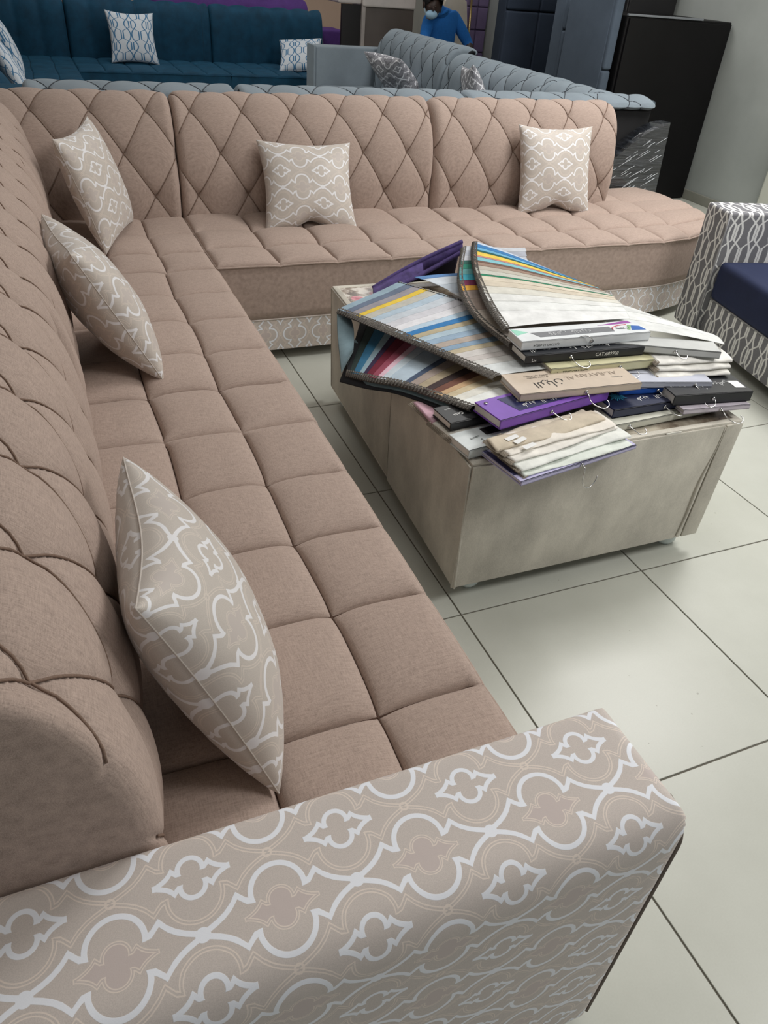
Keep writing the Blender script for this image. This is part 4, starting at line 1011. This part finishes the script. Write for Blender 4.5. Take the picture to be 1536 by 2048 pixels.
backrest('backrest', u, TV, TSE, (-1.25, 7.80, 0), (1, 0, 0), (0, 1, 0), .875, prof=PROF3, step=.02, mode='channel', dt=.215, t0=0, H=.02, zscale=1.)
seat('seat_cushion', u, TV, TSE, [-1.2, -.98, -.76, -.56, -.375], [6.0, 6.3, 6.6, 6.9, 7.2, 7.5, 7.82], .425, .20, H=.012, seam_r=.0015); box('base', TV, u, -1.19, -.385, 6.0, 7.8, .05, .2, .01)
u = tunit((-.8, 4.8, 0), 'teal velvet left run sofa unit with low arm by the tan sofa corner')
seat('seat_cushion', u, TV, TSE, [-1.2, -.98, -.76, -.56, -.375], [3.98, 4.3, 4.6, 4.9, 5.2, 5.6, 5.995], .425, .20, H=.012, seam_r=.0015); box('base', TV, u, -1.19, -.385, 3.98, 5.99, .05, .2, .01)
box('armrest', TV, u, -1.4, -.39, 3.78, 3.975, .05, .70, .03); backrest('backrest', u, TV, TSE, (-1.18, 3.98, 0), (0, 1, 0), (-1, 0, 0), 2.0, prof=PROF3, step=.03, mode='channel', dt=.25, t0=0, H=.02, zscale=1.)
M['hexblue'] = trellis('white_blue_hexagon_fabric', (206, 212, 218), (64, 116, 154), px=.15, py=.17, w=.010, ring=False)
GPT = 'white and blue patterned pillows on the teal sofa'
pillow('throw_pillow', M['hexblue'], (.19, 7.50, .63), (1, .03, -.02), (-.02, .38, .92), .43, 'white and blue geometric pillow upright in the middle of the teal sofa', group=GPT, seed=8, T=.07)
pillow('throw_pillow', M['hexblue'], (1.80, 7.30, .56), (.9, -.35, .1), (.25, .75, .55), .42, 'white and blue geometric pillow reclining partly behind the grey armrest', group=GPT, seed=9, T=.08)
pillow('throw_pillow', M['hexblue'], (-.93, 6.15, .66), (-.05, 1, -.1), (-.35, .1, .93), .46, 'white and blue geometric pillow farther back at the left photo edge', group=GPT, seed=10, T=.08)
pillow('throw_pillow', M['hexblue'], (-.92, 5.15, .62), (-.05, 1, -.1), (-.42, -.15, .93), .46, 'white and blue geometric pillow nearer of the two at the left photo edge', group=GPT, seed=11, T=.07)
pillow('throw_pillow', TV, (-.98, 4.62, .575), (0, 1, 0), (-.5, -.1, .85), .36, 'plain teal pillow low at the left photo edge', seed=12, T=.07)

# ------------------------------------------------------------------ purple sofa, desk, chair and person far behind
PU = velvet('purple_velvet_sofa', (86, 56, 124), .18, 6, .5)
u = root('purple_sofa', (1.8, 9.2, 0), 'purple velvet sofa behind the teal one', 'sofa')
backrest('backrest', u, PU, TSE, (.6, 9.05, 0), (1, 0, 0), (0, 1, 0), 1.85, prof=PROF3, step=.03, mode='channel', t0=0, dt=.4, H=.02, zscale=1.04, rend=.08)
box('seat_cushion', PU, u, .6, 2.5, 8.3, 9.06, .2, .43, .03); box('armrest', PU, u, 2.5, 2.86, 8.95, 9.35, .05, .68, .03); box('base', PU, u, .62, 2.48, 8.32, 9.05, .05, .2, .01)
pillow('throw_pillow', cm((150, 146, 138), .8), (2.50, 8.88, .60), (.3, .95, 0), (-.2, .1, .95), .34, 'dark and beige pillow edge peeking out beside the purple sofa', seed=13, T=.06)
u = root('display_counter', (2.9, 8.3, 0), 'grey-brown counter with white top left of the seated person', 'counter')
box('front_panel', plain('grey_brown_laminate', (92, 84, 78), .5), u, 2.755, 3.34, 8.0, 8.03, 0, .975, .004)
box('side_post', plain('pale_grey_post', (170, 162, 156), .5), u, 2.715, 2.755, 7.985, 8.05, 0, .985, .004)
box('recess_shade', plain('black_recess_shade', (22, 20, 20), .6), u, 2.49, 2.715, 8.02, 8.06, 0, .99, .004)  # solid black panel paints the darkness of the counter's side recess
box('worktop', plain('off_white_top', (214, 206, 200), .4), u, 2.715, 3.345, 7.965, 8.5, .978, 1.12, .02)
box('worktop', plain('off_white_top', (214, 206, 200), .4), u, 2.44, 2.71, 8.0, 8.5, .995, 1.12, .02)
CB = plain('cream_vinyl', (206, 196, 180), .5); GD = plain('gold_metal', (196, 170, 120), .25, 1.0)
u = root('banquet_chair', (3.45, 7.3, 0), 'cream banquet chair with gold frame behind the seated person', 'chair')
for x in (3.32, 3.74):
    MB().tube([(x, 7.36, 0), (x, 7.36, .5), (x-.004, 7.38, .8), (x, 7.42, 1.22)], .012, 8).build('back_post', GD, u); MB().tube([(x, 6.95, 0), (x, 6.96, .45)], .012, 8).build('leg', GD, u)
MB().tube([(3.32, 7.42, 1.22), (3.55, 7.43, 1.25), (3.74, 7.42, 1.22)], .012, 8).build('top_rail', GD, u)
mb = MB(); pts = [(3.38, .62), (3.68, .62), (3.70, .9), (3.67, 1.10), (3.55, 1.17), (3.44, 1.10), (3.36, .9)]; k = len(pts)
mb.add([(x, 7.375+(z-.6)*.06, z) for x, z in pts]+[(x, 7.42+(z-.6)*.06, z) for x, z in pts], [tuple(range(k)), tuple(range(2*k-1, k-1, -1))]+[(i, (i+1) % k, k+(i+1) % k, k+i) for i in range(k)]); mb.build('backrest', CB, u, bevel=.01, angle=.6)
box('seat', CB, u, 3.32, 3.74, 6.95, 7.38, .43, .49, .02)

def person():
    u = root('person', (3.28, 7.1, 0), 'person in blue polo shirt with face mask pulled to the chin, seated and looking down', 'person')
    SK = plain('dark_brown_skin', (56, 40, 33), .55); SH = linen('blue_polo_cotton', (42, 110, 186), .12, .6); TR = plain('dark_trousers', (34, 36, 46), .8); HA = plain('black_hair', (16, 14, 14), .8, bmp=.4); MK = plain('pale_blue_mask', (156, 190, 214), .7)
    # joints: position, radius
    J = {'pelvis': ((3.30, 7.16, .56), .15), 'waist': ((3.29, 7.13, .72), .135), 'chest': ((3.27, 7.07, .88), .155), 'neckb': ((3.20, 7.00, 1.00), .085), 'neck': ((3.13, 6.95, 1.035), .056),
         'skull': ((3.035, 6.89, 1.085), .085), 'crown': ((3.01, 6.87, 1.155), .07), 'jaw': ((3.005, 6.83, .995), .05),
         'sl': ((3.06, 7.01, .94), .075), 'sr': ((3.40, 7.06, .955), .078), 'el': ((2.98, 6.92, .74), .05), 'er': ((3.53, 6.95, .74), .052), 'wl': ((3.08, 6.70, .66), .034), 'wr': ((3.38, 6.70, .66), .034),
         'pl': ((3.12, 6.62, .65), .036), 'pr': ((3.33, 6.62, .65), .036),
         'hl': ((3.20, 7.12, .52), .095), 'hr': ((3.40, 7.12, .52), .095), 'kl': ((3.16, 6.72, .53), .07), 'kr': ((3.42, 6.72, .53), .07), 'al': ((3.16, 6.70, .09), .042), 'ar': ((3.42, 6.70, .09), .042), 'tl': ((3.15, 6.55, .04), .035), 'tr': ((3.43, 6.55, .04), .035)}
    E_ = [('pelvis', 'waist'), ('waist', 'chest'), ('chest', 'neckb'), ('neckb', 'neck'), ('neck', 'skull'), ('skull', 'crown'), ('skull', 'jaw'), ('chest', 'sl'), ('chest', 'sr'), ('sl', 'el'), ('sr', 'er'), ('el', 'wl'), ('er', 'wr'), ('wl', 'pl'), ('wr', 'pr'), ('pelvis', 'hl'), ('pelvis', 'hr'), ('hl', 'kl'), ('hr', 'kr'), ('kl', 'al'), ('kr', 'ar'), ('al', 'tl'), ('ar', 'tr')]
    names = list(J); verts = [J[n_][0] for n_ in names]; rad = [J[n_][1] for n_ in names]; ed = [(names.index(p_), names.index(q_)) for p_, q_ in E_]
    for side, px in (('pl', 1), ('pr', -1)):            # five fingers on each hand
        b0 = np.array(J[side][0])
        for f in range(5):
            i0 = len(verts); off = (f-2)*.014
            if f == 4: p1, p2 = b0+[px*.03, .005, 0], b0+[px*.045, -.02, -.012]
            else: p1, p2 = b0+[off*px, -.045-.006*(f in (1, 2)), -.004], b0+[off*px*1.1, -.075-.008*(f in (1, 2)), -.022]
            verts += [tuple(p1), tuple(p2)]; rad += [.009, .0075]; ed += [(names.index(side), i0), (i0, i0+1)]
    me = bpy.data.meshes.new('body'); me.from_pydata(verts, ed, []); o = bpy.data.objects.new('body', me); COL.objects.link(o)
    md = o.modifiers.new('skin', 'SKIN')
    for i, sv in enumerate(me.skin_vertices[0].data): sv.radius = (rad[i], rad[i]); sv.use_root = (i == 0)
    o.modifiers.new('sub', 'SUBSURF').levels = 2
    dg = bpy.context.evaluated_depsgraph_get(); m2 = bpy.data.meshes.new_from_object(o.evaluated_get(dg)); bpy.data.objects.remove(o)
    m2.materials.clear()
    for mm in (SK, SH, TR): m2.materials.append(mm)
    for p_ in m2.polygons:
        c_ = p_.center; z = c_.z
        leg = z < .60 and c_.y > 6.5 and not (z > .60) 
        hand = c_.y < 6.82 and z > .60
        if hand or (c_.x+(1.03-z)*1.0 < 3.115 and z > .955 and c_.y < 6.98) or (c_.y < 6.96 and .60 < z < .80 and abs(c_.x-3.27) > .17 and c_.y < 6.90): p_.material_index = 0
        elif z < .62: p_.material_index = 2
        else: p_.material_index = 1
        p_.use_smooth = True
    bo = bpy.data.objects.new('body', m2); put(bo, u)
    hd = np.array([3.025, 6.87, 1.085])
    def blob(name, mat, c, r, squash=(1, 1, 1), keep=None, n=18):
        mb = MB(); vs, fs = [], []
        for i in range(n+1):
            th = math.pi*i/n
            for j in range(n*2):
                ph = math.pi*j/n; d = np.array([math.sin(th)*math.cos(ph)*squash[0], math.sin(th)*math.sin(ph)*squash[1], math.cos(th)*squash[2]])
                vs.append(np.array(c)+d*r)
        k2 = 2*n
        for i in range(n):
            for j in range(k2):
                f = (i*k2+j, i*k2+(j+1) % k2, (i+1)*k2+(j+1) % k2, (i+1)*k2+j)
                if keep is None or all(keep(vs[q]) for q in f): fs.append(f)
        mb.add(vs, fs); return mb.build(name, mat, u)
    blob('hair', HA, hd+[.014, .03, .035], .105, (1, 1.05, 1.0), lambda q: (q[1]-6.83)*.9+(q[2]-1.08)*.8 > 0)
    blob('face_mask', MK, hd+[-.03, -.055, -.085], .062, (1, .8, .62), lambda q: q[1] < 6.88)
    for ex, ey in ((-.10, -.01), (.075, .045)): blob('ear', SK, hd+[ex, ey, -.01], .022, (.4, .8, 1.3), None, 8)
    for ex in (-.035, .03): blob('eye', cm((90, 80, 74), .4), hd+[ex-.035, -.080, -.016], .008, (1, .5, .4), None, 8)
    blob('nose', SK, hd+[-.035, -.098, -.035], .017, (.8, 1, 1.2), None, 8)
    mb = MB(); ring_ = [(3.165+.075*math.cos(t), 6.975+.07*math.sin(t), 1.015+.03*math.cos(t)) for t in np.linspace(0, 2*math.pi, 17)[:-1]]
    mb.tube(ring_, .015, 8, closed=True); mb.build('collar', SH, u)
    for sx in (-1, 1):
        mb = MB().tube([(3.025+sx*.07-.02, 6.83, 1.01), (3.025+sx*.09, 6.88, 1.07)], .003, 5); mb.build('mask_strap', MK, u)
person()
